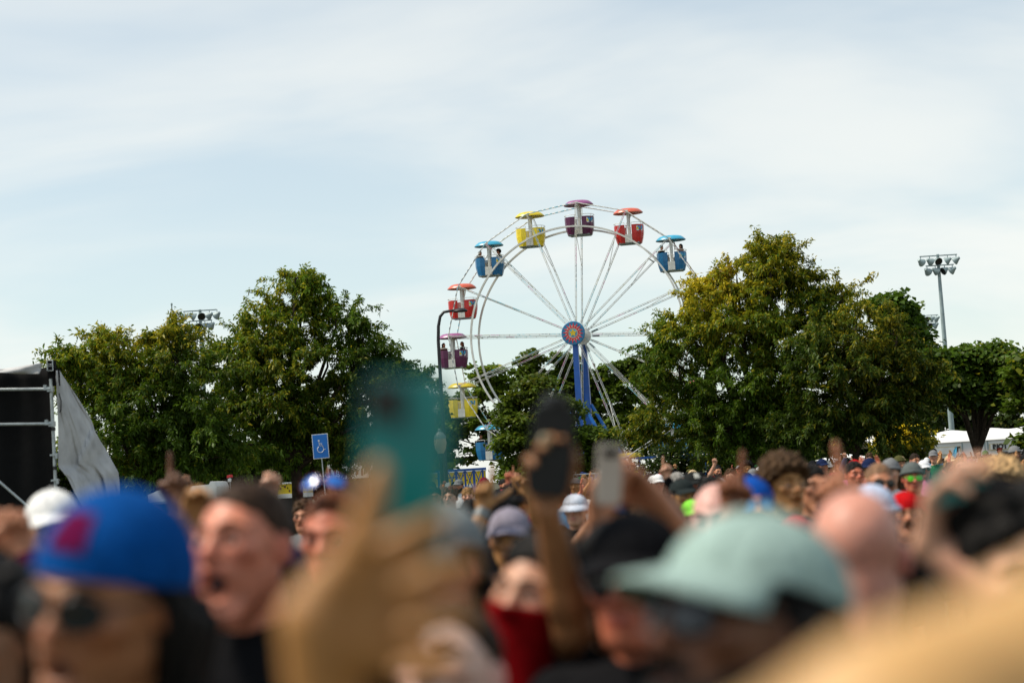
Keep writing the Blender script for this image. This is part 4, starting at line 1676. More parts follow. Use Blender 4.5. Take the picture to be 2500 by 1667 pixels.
class Field:
    def __init__(s, xs, ys, zs):
        s.ax = (xs, ys, zs)
        s.F = np.full((len(xs), len(ys), len(zs)), 0.3, np.float32)

    def _sl(s, lo, hi):
        sl = []
        for a, l, h in zip(s.ax, lo, hi):
            i0 = max(0, int(np.searchsorted(a, l)) - 1)
            i1 = min(len(a), int(np.searchsorted(a, h)) + 1)
            sl.append(slice(i0, max(i0, i1)))
        return tuple(sl)

    def _grid(s, sl):
        return (s.ax[0][sl[0]][:, None, None], s.ax[1][sl[1]][None, :, None], s.ax[2][sl[2]][None, None, :])

    def _join(s, sl, d, k, sub):
        f = s.F[sl]
        if sub:
            nd = -d
            if k > 0:
                h = np.maximum(k - np.abs(f - nd), 0) / k
                s.F[sl] = np.maximum(f, nd) + h * h * k * 0.25
            else:
                s.F[sl] = np.maximum(f, nd)
        else:
            if k > 0:
                h = np.maximum(k - np.abs(f - d), 0) / k
                s.F[sl] = np.minimum(f, d) - h * h * k * 0.25
            else:
                s.F[sl] = np.minimum(f, d)

    def cone(s, a, b, r1, r2, k=0.02, sub=False, infl=0.0):
        a = np.array(a, float)
        b = np.array(b, float)
        m = max(r1, r2) + k + 0.05 + infl
        sl = s._sl(np.minimum(a, b) - m, np.maximum(a, b) + m)
        X, Y_, Z = s._grid(sl)
        ba = b - a
        L2 = max(float(ba @ ba), 1e-9)
        px, py, pz = X - a[0], Y_ - a[1], Z - a[2]
        t = np.clip((px * ba[0] + py * ba[1] + pz * ba[2]) / L2, 0, 1)
        d = np.sqrt((px - t * ba[0]) ** 2 + (py - t * ba[1]) ** 2 + (pz - t * ba[2]) ** 2) - (r1 + (r2 - r1) * t) - infl
        s._join(sl, d.astype(np.float32), k, sub)

    def ell(s, c, r, k=0.02, sub=False, R=None, infl=0.0):
        c = np.array(c, float)
        r = np.array(r, float) + infl
        m = r.max() + k + 0.05
        if R is None:
            lo, hi = c - r - k - 0.05, c + r + k + 0.05
        else:
            lo, hi = c - m, c + m
        sl = s._sl(lo, hi)
        X, Y_, Z = s._grid(sl)
        px, py, pz = X - c[0], Y_ - c[1], Z - c[2]
        if R is not None:
            R = np.array(R)
            px, py, pz = (px * R[0, 0] + py * R[1, 0] + pz * R[2, 0], px * R[0, 1] + py * R[1, 1] + pz * R[2, 1],
                          px * R[0, 2] + py * R[1, 2] + pz * R[2, 2])
        k0 = np.sqrt((px / r[0]) ** 2 + (py / r[1]) ** 2 + (pz / r[2]) ** 2)
        k1 = np.sqrt((px / r[0] ** 2) ** 2 + (py / r[1] ** 2) ** 2 + (pz / r[2] ** 2) ** 2)
        d = k0 * (k0 - 1) / np.maximum(k1, 1e-6)
        s._join(sl, d.astype(np.float32), k, sub)

    def surface(s):
        F = s.F
        xs, ys, zs = s.ax
        S = F < 0
        c = np.zeros(tuple(n - 1 for n in F.shape), np.int8)
        for i in (0, 1):
            for j in (0, 1):
                for k in (0, 1):
                    c += S[i:F.shape[0] - 1 + i, j:F.shape[1] - 1 + j, k:F.shape[2] - 1 + k]
        act = (c > 0) & (c < 8)
        I, J, K = np.nonzero(act)
        n = len(I)
        vid = np.full(act.shape, -1, np.int32)
        vid[I, J, K] = np.arange(n)
        acc = np.zeros((n, 3))
        cnt = np.zeros(n)
        cor = [(i, j, k) for i in (0, 1) for j in (0, 1) for k in (0, 1)]
        val = {q: F[I + q[0], J + q[1], K + q[2]] for q in cor}
        for q in cor:
            for ax in range(3):
                if q[ax] == 0:
                    q2 = list(q)
                    q2[ax] = 1
                    q2 = tuple(q2)
                    fa, fb = val[q], val[q2]
                    m = (fa < 0) != (fb < 0)
                    t = fa[m] / (fa[m] - fb[m])
                    p = np.stack((xs[I[m] + q[0]], ys[J[m] + q[1]], zs[K[m] + q[2]]), 1).astype(float)
                    arr = (xs, ys, zs)[ax]
                    idx = (I, J, K)[ax][m]
                    p[:, ax] = arr[idx] + (arr[idx + 1] - arr[idx]) * t
                    acc[m] += p
                    cnt[m] += 1
        V = acc / cnt[:, None]
        quads = []
        # x edges
        m = S[:-1, 1:-1, 1:-1] != S[1:, 1:-1, 1:-1]
        i, j, k = np.nonzero(m)
        j += 1
        k += 1
        q = np.stack((vid[i, j - 1, k - 1], vid[i, j, k - 1], vid[i, j, k], vid[i, j - 1, k]), 1)
        fl = ~S[i, j, k]
        q[fl] = q[fl][:, ::-1]
        quads.append(q)
        m = S[1:-1, :-1, 1:-1] != S[1:-1, 1:, 1:-1]
        i, j, k = np.nonzero(m)
        i += 1
        k += 1
        q = np.stack((vid[i - 1, j, k - 1], vid[i - 1, j, k], vid[i, j, k], vid[i, j, k - 1]), 1)
        fl = ~S[i, j, k]
        q[fl] = q[fl][:, ::-1]
        quads.append(q)
        m = S[1:-1, 1:-1, :-1] != S[1:-1, 1:-1, 1:]
        i, j, k = np.nonzero(m)
        i += 1
        j += 1
        q = np.stack((vid[i - 1, j - 1, k], vid[i, j - 1, k], vid[i, j, k], vid[i - 1, j, k]), 1)
        fl = ~S[i, j, k]
        q[fl] = q[fl][:, ::-1]
        quads.append(q)
        Q = np.concatenate(quads)
        Q = Q[(Q >= 0).all(1)]
        return V, Q


HC0 = np.array((0.0, -0.02, 1.63))          # standard head centre (standing height 1.75)


def rot(yaw, pitch, roll):
    return np.array(Matrix.Rotation(math.radians(yaw), 3, 'Z') @ Matrix.Rotation(math.radians(pitch), 3, 'X') @ Matrix.Rotation(math.radians(roll), 3, 'Y'))


def add_head(f, Rh, o, mouth=0.0, ears=True, jaw=1.0, face=True):
    """head in its own frame: front is -y"""
    T = lambda p: o + Rh @ np.array(p, float)
    f.ell(T((0, 0.018, 0.034)), (0.076, 0.096, 0.086), 0.02, R=Rh)
    f.ell(T((0, -0.022, -0.02)), (0.066, 0.072, 0.088), 0.03, R=Rh)
    f.ell(T((0, -0.037, -0.062)), (0.047 * jaw, 0.055, 0.048), 0.025, R=Rh)
    md = 0.022 * mouth
    f.ell(T((0, -0.066, -0.095 - md)), (0.030 * jaw, 0.026, 0.023), 0.03, R=Rh)
    for s in (-1, 1):
        f.cone(T((s * 0.053 * jaw, 0.0, -0.052)), T((s * 0.020, -0.06, -0.098 - md)), 0.014, 0.016, 0.03)
        f.ell(T((s * 0.043, -0.066, -0.014)), (0.024, 0.02, 0.018), 0.02, R=Rh)
        if face:
            f.cone(T((s * 0.012, -0.093, 0.026)), T((s * 0.052, -0.074, 0.024)), 0.008, 0.007, 0.014)
            f.ell(T((s * 0.033, -0.103, 0.006)), (0.021, 0.022, 0.0145), 0.012, True, R=Rh)
    f.cone(T((0, -0.086, 0.018)), T((0, -0.112, -0.024)), 0.009, 0.0125, 0.014)
    if face:
        for s in (-1, 1):
            f.ell(T((s * 0.013, -0.100, -0.028)), (0.0095, 0.011, 0.008), 0.006, R=Rh)
            f.ell(T((s * 0.033, -0.0775, 0.0065)), (0.016, 0.0135, 0.0135), 0.004, R=Rh)     # eyelids
        if mouth < 0.15:
            f.cone(T((-0.020, -0.091, -0.057)), T((0.020, -0.091, -0.057)), 0.0065, 0.0065, 0.008)
            f.cone(T((-0.016, -0.090, -0.067)), T((0.016, -0.090, -0.067)), 0.0070, 0.0070, 0.008)
            f.cone(T((-0.022, -0.102, -0.062)), T((0.022, -0.102, -0.062)), 0.003, 0.003, 0.004, True)
        else:
            f.cone(T((-0.019, -0.090, -0.052)), T((0.019, -0.090, -0.052)), 0.007, 0.007, 0.008)
            f.cone(T((-0.016, -0.085, -0.074 - md)), T((0.016, -0.085, -0.074 - md)), 0.008, 0.008, 0.008)
            f.ell(T((0, -0.092, -0.064 - md * 0.5)), (0.017 + 0.005 * mouth, 0.03, 0.006 + 0.012 * mouth), 0.006, True, R=Rh)
    if ears:
        for s in (-1, 1):
            Re = Rh @ rot(0, 12, 0) @ rot(-s * 22, 0, 0)
            f.ell(T((s * 0.080, 0.014, -0.004)), (0.0085, 0.020, 0.031), 0.006, R=Re)
            f.ell(T((s * 0.088, 0.012, 0.0)), (0.005, 0.011, 0.017), 0.004, True, R=Re)


def finger(f, a, d0, n, s, lens, curl, r0, r1, infl=0.0):
    """a chain of three bones bending from direction d0 towards n"""
    p = np.array(a, float)
    ang = 0.0
    rs = np.linspace(r0, r1, 4)
    for i, l in enumerate(lens):
        ang += math.radians((62, 88, 55)[i]) * curl
        d = d0 * math.cos(ang) + n * math.sin(ang)
        q = p + d * l
        f.cone(p, q, rs[i], rs[i + 1], 0.005)
        p = q
    return p


HAND_POSES = {'fist': ((1, 1, 1, 1), 'fold'), 'point': ((0.03, 1, 1, 1), 'fold'), 'L': ((0.05, 1, 1, 1), 'out'), 'open': ((0.12, 0.1, 0.14, 0.2), 'out'),
              'relax': ((0.35, 0.4, 0.45, 0.5), 'along'), 'grip': ((0.86, 0.9, 0.92, 0.95), 'up'), 'hold': ((0.42, 0.46, 0.5, 0.56), 'along'),
              'cup': ((0.88, 0.86, 0.86, 0.88), 'upf'), 'rock': ((0.05, 1, 1, 0.08), 'fold'), 'claw': ((0.5, 0.5, 0.52, 0.55), 'out')}


def add_hand(f, w, fd, n, hs, pose, size=1.0):
    """w wrist, fd finger direction, n palm normal, hs +1 right hand / -1 left hand"""
    fd = fd / np.linalg.norm(fd)
    n = n - fd * float(n @ fd)
    n = n / np.linalg.norm(n)
    s = hs * np.cross(fd, n)
    k = size
    kn = [(0.030, 0.088), (0.010, 0.092), (-0.011, 0.087), (-0.030, 0.078)]
    if pose == 'cup':
        kn = [(0.044, 0.084), (0.014, 0.092), (-0.018, 0.087), (-0.048, 0.076)]
    ln = [(0.042, 0.026, 0.021), (0.047, 0.029, 0.022), (0.043, 0.027, 0.021), (0.034, 0.021, 0.019)]
    curls, th = HAND_POSES[pose]
    for (a, l), L_, c in zip(kn, ln, curls):
        k0 = w + (s * a * 0.55 + fd * 0.012) * k
        k1 = w + (s * a + fd * l) * k
        f.cone(k0, k1, 0.0150 * k, 0.0118 * k, 0.014)
        spread = fd + s * (a * (3.2 if pose in ('open', 'cup') else 1.0))
        finger(f, k1, spread / np.linalg.norm(spread), n, s, [x * k for x in L_], c, 0.0100 * k, 0.0078 * k)
    b = w + (s * 0.022 + fd * 0.022 + n * 0.004) * k
    if th == 'out':
        d = [s * 0.8 + fd * 0.55, s * 0.85 + fd * 0.5, s * 0.7 + fd * 0.7]
    elif th == 'up':
        d = [s * 0.85 + fd * 0.5, s * 1.0 + fd * 0.15, s * 1.0 + fd * 0.05]
    elif th == 'upf':
        d = [s * 0.75 + fd * 0.65, s * 0.85 + fd * 0.55, s * 0.9 + fd * 0.45]
    elif th == 'fold':
        d = [s * 0.55 + fd * 0.7 + n * 0.45, fd * 0.45 + n * 0.75 - s * 0.25, -s * 0.85 + n * 0.25 + fd * 0.2]
    else:
        d = [s * 0.6 + fd * 0.75 + n * 0.25, fd * 0.95 + s * 0.15 + n * 0.25, fd * 1.0 + n * 0.15]
    p = b
    for di, l, r0, r1 in zip(d, (0.040, 0.028, 0.022) if pose == 'cup' else (0.046, 0.036, 0.028), (0.0165, 0.0125, 0.0112), (0.0125, 0.0112, 0.0085)):
        di = di / np.linalg.norm(di)
        q = p + di * l * k
        f.cone(p, q, r0 * k, r1 * k, 0.006)
        p = q


def ik(sh, wr, pole, l1=0.295, l2=0.265):
    sh, wr, pole = (np.array(x, float) for x in (sh, wr, pole))
    d = wr - sh
    L_ = float(np.linalg.norm(d))
    mx = (l1 + l2) * 0.995
    if L_ > mx:
        d = d * (mx / L_)
        wr = sh + d
        L_ = mx
    u = d / L_
    a = (l1 * l1 - l2 * l2 + L_ * L_) / (2 * L_)
    h = math.sqrt(max(l1 * l1 - a * a, 1e-6))
    p = pole - u * float(pole @ u)
    p = p / max(np.linalg.norm(p), 1e-6)
    return sh + u * a + p * h, wr


def pose_person(head=(0, 0, 0), mouth=0.0, L_=None, R_=None, seated=False, slim=1.0, belly=1.0, jaw=1.0, res=1.0, stubble=0.0, mat_tint=True,
                lean=(0, 0), head_off=(0, 0, 0)):
    """returns body, tee, long sleeve and trousers meshes for one pose; arms None = hanging.
    an arm is dict(w=wrist xyz, pole=xyz, f=finger dir, n=palm normal, pose=name)"""
    Rh = rot(*head)
    hc = HC0 + np.array(head_off) + np.array((lean[0], lean[1], 0.0))
    arms = {}
    for side, sp in (('L', L_), ('R', R_)):
        hs = 1 if side == 'R' else -1
        sx = -hs
        sh = np.array((sx * 0.180 * slim + lean[0] * .8, 0.015 + lean[1] * .8, 1.385))
        if sp is None:
            el = sh + np.array((sx * 0.055, 0.035, -0.285))
            wr = el + np.array((-sx * 0.005, -0.075, -0.25))
            fd, n, ps = np.array((0, -0.1, -1.0)), np.array((-sx * 1.0, 0, 0)), 'relax'
        else:
            if sp['w'][2] > 1.35:
                sh = sh + np.array((0, 0, 0.035))
            el, wr = ik(sh, sp['w'], sp.get('pole', (sx * 0.6, 0.2, -0.8)))
            fd = np.array(sp.get('f', (wr - el)), float)
            n = np.array(sp.get('n', (0, -1, 0)), float)
            ps = sp.get('pose', 'fist')
        arms[side] = (sh, el, wr, fd, n, hs, ps)
    pts = np.array([hc + (0.14, 0.16, 0.2), hc - (0.14, 0.16, 0.2)] + [a[i] for a in arms.values() for i in (1, 2)] +
                   [a[2] + (0.15, 0.15, 0.15) for a in arms.values()] + [a[2] - (0.15, 0.15, 0.15) for a in arms.values()] +
                   [(0.3, 0.26, 1.5), (-0.3, -0.3, -0.02)] + ([(0.25, -0.75, 0.5)] if seated else []))
    lo, hi = pts.min(0) - 0.09, pts.max(0) + 0.09
    hf = 0.0062 * res
    cf = 0.0055 * res
    fine = []
    for ax in range(3):
        half = (0.105, 0.135, 0.16)[ax]
        iv = [(hc[ax] - half, hc[ax] + half, hf)]
        for a in arms.values():
            c = a[2] + a[3] / np.linalg.norm(a[3]) * 0.08
            iv.append((c[ax] - 0.115, c[ax] + 0.115, cf if a[6] != 'relax' else 0.008 * res))
        fine.append(iv)
    cr = 0.022 * res
    f = Field(axis(lo[0], hi[0], fine[0], cr), axis(lo[1], hi[1], fine[1], cr), axis(lo[2], hi[2], fine[2], cr))
    lx, ly = lean

    def torso(f, g=0.0):
        f.ell((lx * .75, 0.012 + ly * .75, 1.285), (0.165 * slim, 0.108 * belly, 0.16), 0.05, infl=g)
        f.ell((lx * .45, 0.002 + ly * .45, 1.10), (0.140 * slim, 0.105 * belly, 0.19), 0.06, infl=g)
        f.ell((0, 0.012, 0.94), (0.158 * slim, 0.115 * belly, 0.13), 0.06, infl=g)
        shL, shR = arms['L'][0], arms['R'][0]
        f.cone(shL, shR, 0.056, 0.056, 0.06, infl=g)
        nb = np.array((lx, 0.03 + ly, 1.435))
        for sh in (shL, shR):
            f.cone(nb, sh + np.array((0, 0, 0.006)), 0.044, 0.040, 0.05, infl=g)

    def legs(f, g=0.0, foot=True):
        for s in (-1, 1):
            if seated:
                hp, kn, an = (s * 0.09, 0.0, 0.93), (s * 0.11, -0.42, 0.93), (s * 0.11, -0.44, 0.52)
            else:
                hp, kn, an = (s * 0.085, 0.01, 0.90), (s * 0.10, -0.01, 0.49), (s * 0.105, 0.03, 0.085)
            f.cone(hp, kn, 0.088, 0.056, 0.05, infl=g)
            f.cone(kn, an, 0.055, 0.038, 0.03, infl=g)
            if foot:
                f.cone((an[0], an[1] + 0.02, an[2] - 0.045), (an[0] + s * 0.015, an[1] - 0.17, an[2] - 0.055), 0.036, 0.028, 0.03)
    torso(f)
    legs(f)
    add_head(f, Rh, hc, mouth, True, jaw)
    nk = hc + Rh @ np.array((0, 0.03, -0.055))
    f.cone(nk, (lx, 0.022 + ly, 1.44), 0.054 * (0.5 + 0.5 * slim), 0.062 * (0.5 + 0.5 * slim), 0.03)
    for side, (sh, el, wr, fd, n, hs, ps) in arms.items():
        f.cone(sh, el, 0.052, 0.040, 0.04)
        mid = el + (wr - el) * 0.25
        f.cone(el, mid, 0.040, 0.042, 0.02)
        f.cone(mid, wr, 0.042, 0.0265, 0.02)
        add_hand(f, wr, fd, n, hs, ps)
    V, Q = f.surface()
    body = mesh_np('body', V, Q, True, M['skin'])
    # colour of the skin itself: lips, flushed nose, cheeks and ears, stubble
    q = (V - hc) @ Rh
    tint = np.ones((len(V), 4), np.float32)

    def near(c, r):
        d = (q - np.array(c)) / np.array(r)
        return np.exp(-(d * d).sum(1))[:, None]
    lips = np.clip(near((0, -0.098, -0.061 - 0.01 * mouth), (0.024, 0.02, 0.011 + 0.010 * mouth)) * 1.3, 0, 1)
    tint[:, :3] *= 1 - lips * np.array((0.18, 0.5, 0.45))
    fl = near((0, -0.115, -0.024), (0.018, 0.02, 0.014)) + near((0.085, 0.014, 0), (0.02, 0.03, 0.04)) + near((-0.085, 0.014, 0), (0.02, 0.03, 0.04)) \
        + 0.7 * near((0.045, -0.075, -0.025), (0.028, 0.03, 0.022)) + 0.7 * near((-0.045, -0.075, -0.025), (0.028, 0.03, 0.022))
    tint[:, :3] *= 1 - np.clip(fl, 0, 1) * np.array((0.02, 0.26, 0.24))
    if stubble:
        st = np.clip(near((0, -0.06, -0.085), (0.07, 0.06, 0.036)), 0, 1) * stubble
        tint[:, :3] *= 1 - st * np.array((0.5, 0.45, 0.4))
    at = body.attributes.new('tint', 'FLOAT_COLOR', 'POINT')
    at.data.foreach_set('color', tint.ravel())

    def folds(fi, amp, seed):
        X, Y_, Z = fi._grid((slice(None),) * 3)
        w = noise3((X * 1.0, Y_ * 1.0, Z * 0.55), seed, 26, 5) * amp
        fi.F = fi.F + w.astype(np.float32)
    out = {'body': body, 'hc': hc, 'Rh': Rh, 'arms': arms}
    for nm in ('tee', 'long'):
        pp = np.array([(0.3, 0.24, 1.56), (-0.3, -0.24, 0.76)] + [a[i] for a in arms.values() for i in (1, 2)])
        l2, h2 = pp.min(0) - 0.1, pp.max(0) + 0.1
        g = Field(*(axis(l2[i], h2[i], [], 0.0165 * res) for i in range(3)))
        torso(g, 0.014)
        g.cone((0, 0.012, 0.93), (0, 0.012, 0.86), 0.14, 0.15, 0.06, infl=0.0)
        for (sh, el, wr, fd, n, hs, ps) in arms.values():
            if nm == 'tee':
                g.cone(sh, sh + (el - sh) * 0.62, 0.072, 0.066, 0.04)
            else:
                g.cone(sh, el, 0.070, 0.058, 0.04)
                g.cone(el, el + (wr - el) * 0.95, 0.058, 0.040, 0.03)
        folds(g, 0.0065, 4 if nm == 'tee' else 9)
        V, Q = g.surface()
        out[nm] = mesh_np(nm, V, Q, True, M['cloth'])
    yl = -0.62 if seated else -0.2
    g = Field(axis(-0.28, 0.28, [], 0.02 * res), axis(yl, 0.24, [], 0.02 * res), axis(-0.03 + (0.4 if seated else 0), 1.12, [], 0.022 * res))
    g.ell((0, 0.012, 0.95), (0.168 * slim, 0.125 * belly, 0.12), 0.05)
    legs(g, 0.016, False)
    folds(g, 0.006, 14)
    V, Q = g.surface()
    out['trousers'] = mesh_np('trousers', V, Q, True, M['cloth'])
    out['headM'] = Matrix.Translation(Vector(hc)) @ Matrix(Rh.tolist()).to_4x4()
    return out


# ---- shoes, hair, beards, hats and glasses, all drawn in head space and shared
def shoe_mesh():
    g = Field(axis(-0.09, 0.09, [], 0.009), axis(-0.26, 0.14, [], 0.009), axis(-0.02, 0.16, [], 0.009))
    g.cone((0, 0.05, 0.045), (0.01, -0.15, 0.036), 0.047, 0.04, 0.03)
    g.cone((0, 0.035, 0.05), (0, 0.03, 0.115), 0.045, 0.043, 0.03)
    Z = g.ax[2][None, None, :]
    g.F = np.maximum(g.F, 0.004 - Z + 0 * g.F).astype(np.float32)
    return mesh_np('shoe', *g.surface(), True, M['cloth'])


SHOE = shoe_mesh()


def head_field(lo, hi, st):
    g = Field(*(axis(lo[i], hi[i], [], st) for i in range(3)))
    add_head(g, np.eye(3), np.zeros(3), 0.0, False, 1.0, False)
    return g


HAIR = {}


def hair_mesh(name, capped=False):
    key = name + ('_capped' if capped else '')
    if key in HAIR:
        return HAIR[key]
    big = name in ('curly', 'afro')
    lo, hi = ((-0.2, -0.2, -0.2), (0.2, 0.24, 0.28)) if big else ((-0.14, -0.17, -0.14), (0.14, 0.18, 0.2))
    if name in ('long', 'longwavy', 'bob'):
        lo = (-0.18, -0.17, -0.36)
        hi = (0.18, 0.2, 0.2)
    g = head_field(lo, hi, 0.0075 if big else 0.006)
    X, Y_, Z = g._grid((slice(None),) * 3)
    H = g.F
    one = np.zeros_like(H)
    hl = {'buzz': 0.078, 'short': 0.072, 'messy': 0.070, 'curly': 0.066, 'afro': 0.066, 'receding': 0.098, 'crop': 0.092, 'long': 0.075, 'longwavy': 0.075, 'bob': 0.06,
          'fringe': 0.035}.get(name, 0.072)
    a = {'receding': 1.0, 'crop': 0.95, 'fringe': 0.55}.get(name, 0.78)
    cut = (hl - a * (Y_ + 0.09) - Z) * 0.78
    temple = (0.02 - Y_) * 1.0 - 0.035 - 0.6 * np.maximum(Z - 0.03, 0)       # keeps hair off the cheeks
    cut = np.maximum(cut, np.where(Z < 0.03, temple, -1.0))
    t = {'buzz': 0.0045, 'short': 0.013, 'messy': 0.024, 'curly': 0.045, 'afro': 0.075, 'receding': 0.008, 'crop': 0.006, 'long': 0.016, 'longwavy': 0.024, 'bob': 0.02,
         'fringe': 0.018}.get(name, 0.013)
    amp, fr = {'buzz': (0.001, 60), 'short': (0.004, 150), 'messy': (0.009, 150), 'curly': (0.013, 190), 'afro': (0.011, 170), 'receding': (0.002, 60), 'crop': (0.0015, 160),
               'long': (0.004, 140), 'longwavy': (0.009, 120), 'bob': (0.005, 120), 'fringe': (0.005, 150)}.get(name, (0.004, 60))
    topb = np.clip((Z - 0.0) / 0.12, 0.35, 1.15)
    if capped:                     # flattened where the hat sits
        topb = np.where(Z > 0.03, 0.15, np.where(Z > 0.0, 0.5, 1.0))
        amp *= 0.5
    d = np.maximum(H - t * (topb if (capped or not big) else 1.0) + amp * noise3((X, Y_, Z), 31, fr, 8), cut + (0.4 * amp + 0.003) * noise3((X, Y_, Z), 33, max(fr, 120), 6))
    g.F = d.astype(np.float32)
    if name in ('long', 'longwavy', 'bob'):
        e = -0.17 if name == 'bob' else -0.30
        f2 = Field(*g.ax)
        for s in (-1, 1):
            f2.cone((s * 0.072, 0.03, -0.01 if capped else 0.04), (s * 0.096, 0.035, e), 0.026, 0.034 if name == 'longwavy' else 0.022, 0.02)
            f2.cone((s * 0.05, 0.085, -0.03 if capped else 0.03), (s * 0.06, 0.085, e), 0.04, 0.035, 0.03)
        f2.cone((0, 0.09, -0.04 if capped else 0.03), (0, 0.1, e), 0.035, 0.035, 0.03)
        f2.F = f2.F + (0.009 * noise3((X, Y_, Z * 0.22), 41, 210, 9) + 0.006 * noise3((X, Y_, Z), 43, 40, 5)).astype(np.float32)
        h = np.maximum(0.02 - np.abs(g.F - f2.F), 0) / 0.02
        g.F = np.minimum(g.F, f2.F) - h * h * 0.005
    me = mesh_np('hair', *g.surface(), True, M['hair'])
    HAIR[key] = me
    return me


def beard_mesh(name):
    if name in HAIR:
        return HAIR[name]
    g = head_field((-0.11, -0.17, -0.19), (0.11, 0.07, 0.05), 0.005)
    X, Y_, Z = g._grid((slice(None),) * 3)
    H = g.F
    nz = noise3((X, Y_, Z), 51, 90, 7)
    if name == 'mask':                       # cloth tied over nose and mouth, hanging to the throat
        g2 = Field(axis(-0.13, 0.13, [], 0.007), axis(-0.19, 0.13, [], 0.007), axis(-0.27, 0.03, [], 0.007))
        add_head(g2, np.eye(3), np.zeros(3), 0.0, False, 1.0, False)
        g2.cone((0, -0.045, -0.09), (0.01, -0.045, -0.22), 0.058, 0.085, 0.05)
        X, Y_, Z = g2._grid((slice(None),) * 3)
        d = g2.F - 0.009 + 0.006 * noise3((X, Y_, Z * 0.5), 61, 60, 6)
        g2.F = np.maximum(np.maximum(d, Z + 0.022 + 0.2 * np.maximum(Y_ + 0.06, 0)), Y_ - 0.06).astype(np.float32)
        HAIR[name] = mesh_np('face_bandana', *g2.surface(), True, M['cloth'])
        return HAIR[name]
    if name == 'moustache':
        m = np.maximum(np.abs(X) - 0.03, np.abs(Z + 0.047 + 0.25 * np.abs(X)) - 0.008)
        d = np.maximum(np.maximum(H - 0.010 + 0.002 * nz, m), Y_ + 0.05)
    elif name == 'goatee':
        m = np.minimum(np.maximum(np.abs(X) - 0.032, np.abs(Z + 0.046 + 0.2 * np.abs(X)) - 0.008),
                       (np.sqrt((X / 0.030) ** 2 + ((Z + 0.100) / 0.027) ** 2) - 1) * 0.022)
        d = np.maximum(np.maximum(H - 0.011 + 0.003 * nz, m), Y_ + 0.03)
    else:
        low = np.maximum(Z + 0.072 - 0.75 * np.maximum(np.abs(X) - 0.035, 0), Y_ - 0.015)
        mo = np.maximum(np.abs(X) - 0.034, np.abs(Z + 0.047 + 0.25 * np.abs(X)) - 0.008)
        m = np.minimum(low, mo)
        d = np.maximum(np.maximum(H - 0.013 + 0.004 * nz, m), Y_ - 0.02)
    g.F = d.astype(np.float32)
    HAIR[name] = mesh_np('beard', *g.surface(), True, M['hair'])
    return HAIR[name]


def brow_mesh():
    mb = MB()
    mb.tube([(0.014, -0.1015, 0.026), (0.034, -0.0955, 0.032), (0.053, -0.0815, 0.028)], [0.0032, 0.0042, 0.002], 6)
    return mb.mesh('eyebrow', True)


BROW = brow_mesh()
EYE = MB().lathe([(0, -0.0125), (0.006, -0.011), (0.0105, -0.0065), (0.0125, 0), (0.0105, 0.0065), (0.006, 0.011), (0, 0.0125)], 14, (0, 0, 0),
                 Matrix.Rotation(math.radians(90), 3, 'X')).mesh('eye', True, 80)
M['eye'], _nt, _b = new_mat('eyeball')
_tc = _nt.nodes.new('ShaderNodeTexCoord')
_sp = _nt.nodes.new('ShaderNodeSeparateXYZ')
_nt.links.new(_tc.outputs['Object'], _sp.inputs[0])
_rp = _nt.nodes.new('ShaderNodeValToRGB')
_rp.color_ramp.interpolation = 'CONSTANT'
_rp.color_ramp.elements[0].color = (0.01, 0.008, 0.006, 1)
_rp.color_ramp.elements[1].position = 0.30
_rp.color_ramp.elements[1].color = (0.55, 0.5, 0.46, 1)
_e = _rp.color_ramp.elements.new(0.1)
_e.color = (0.05, 0.028, 0.014, 1)
_mr = _nt.nodes.new('ShaderNodeMapRange')
_mr.inputs['From Min'].default_value = -0.0125
_mr.inputs['From Max'].default_value = 0.0
_nt.links.new(_sp.outputs['Y'], _mr.inputs['Value'])
_nt.links.new(_mr.outputs['Result'], _rp.inputs['Fac'])
_nt.links.new(_rp.outputs['Color'], _b.inputs['Base Color'])
_b.inputs['Roughness'].default_value = 0.12

MOUTH = MB().lathe([(0, -0.02), (0.014, -0.014), (0.019, 0), (0.014, 0.014), (0, 0.02)], 12, (0, -0.066, -0.07)).mesh('mouth', True)


def dome(rx, ry, rz, c, z0, tilt, n=28, m=10, bulge=1.0):
    """part of an ellipsoid above a tilted plane, double walled"""
    mb = MB()
    vs = []
    for off in (0.0, 0.004):
        for j in range(m):
            for i in range(n):
                a = 2 * math.pi * i / n
                dirx, diry = math.sin(a), -math.cos(a)
                zb = z0 + tilt * diry * ry
                zc = (zb - c[2]) / rz
                ph0 = math.asin(max(-0.95, min(0.95, zc)))
                ph = ph0 + (math.pi / 2 - ph0) * j / (m - 1)
                vs.append((c[0] + (rx - off) * math.cos(ph) * dirx, c[1] + (ry - off) * math.cos(ph) * diry, c[2] + (rz - off) * math.sin(ph)))
    fs = []
    for o in (0, n * m):
        for j in range(m - 1):
            for i in range(n):
                i2 = (i + 1) % n
                q = (o + j * n + i, o + j * n + i2, o + (j + 1) * n + i2, o + (j + 1) * n + i)
                fs.append(q if o == 0 else q[::-1])
    for i in range(n):
        i2 = (i + 1) % n
        fs.append((i, n * m + i, n * m + i2, i2))
    mb.add(vs, fs)
    return mb


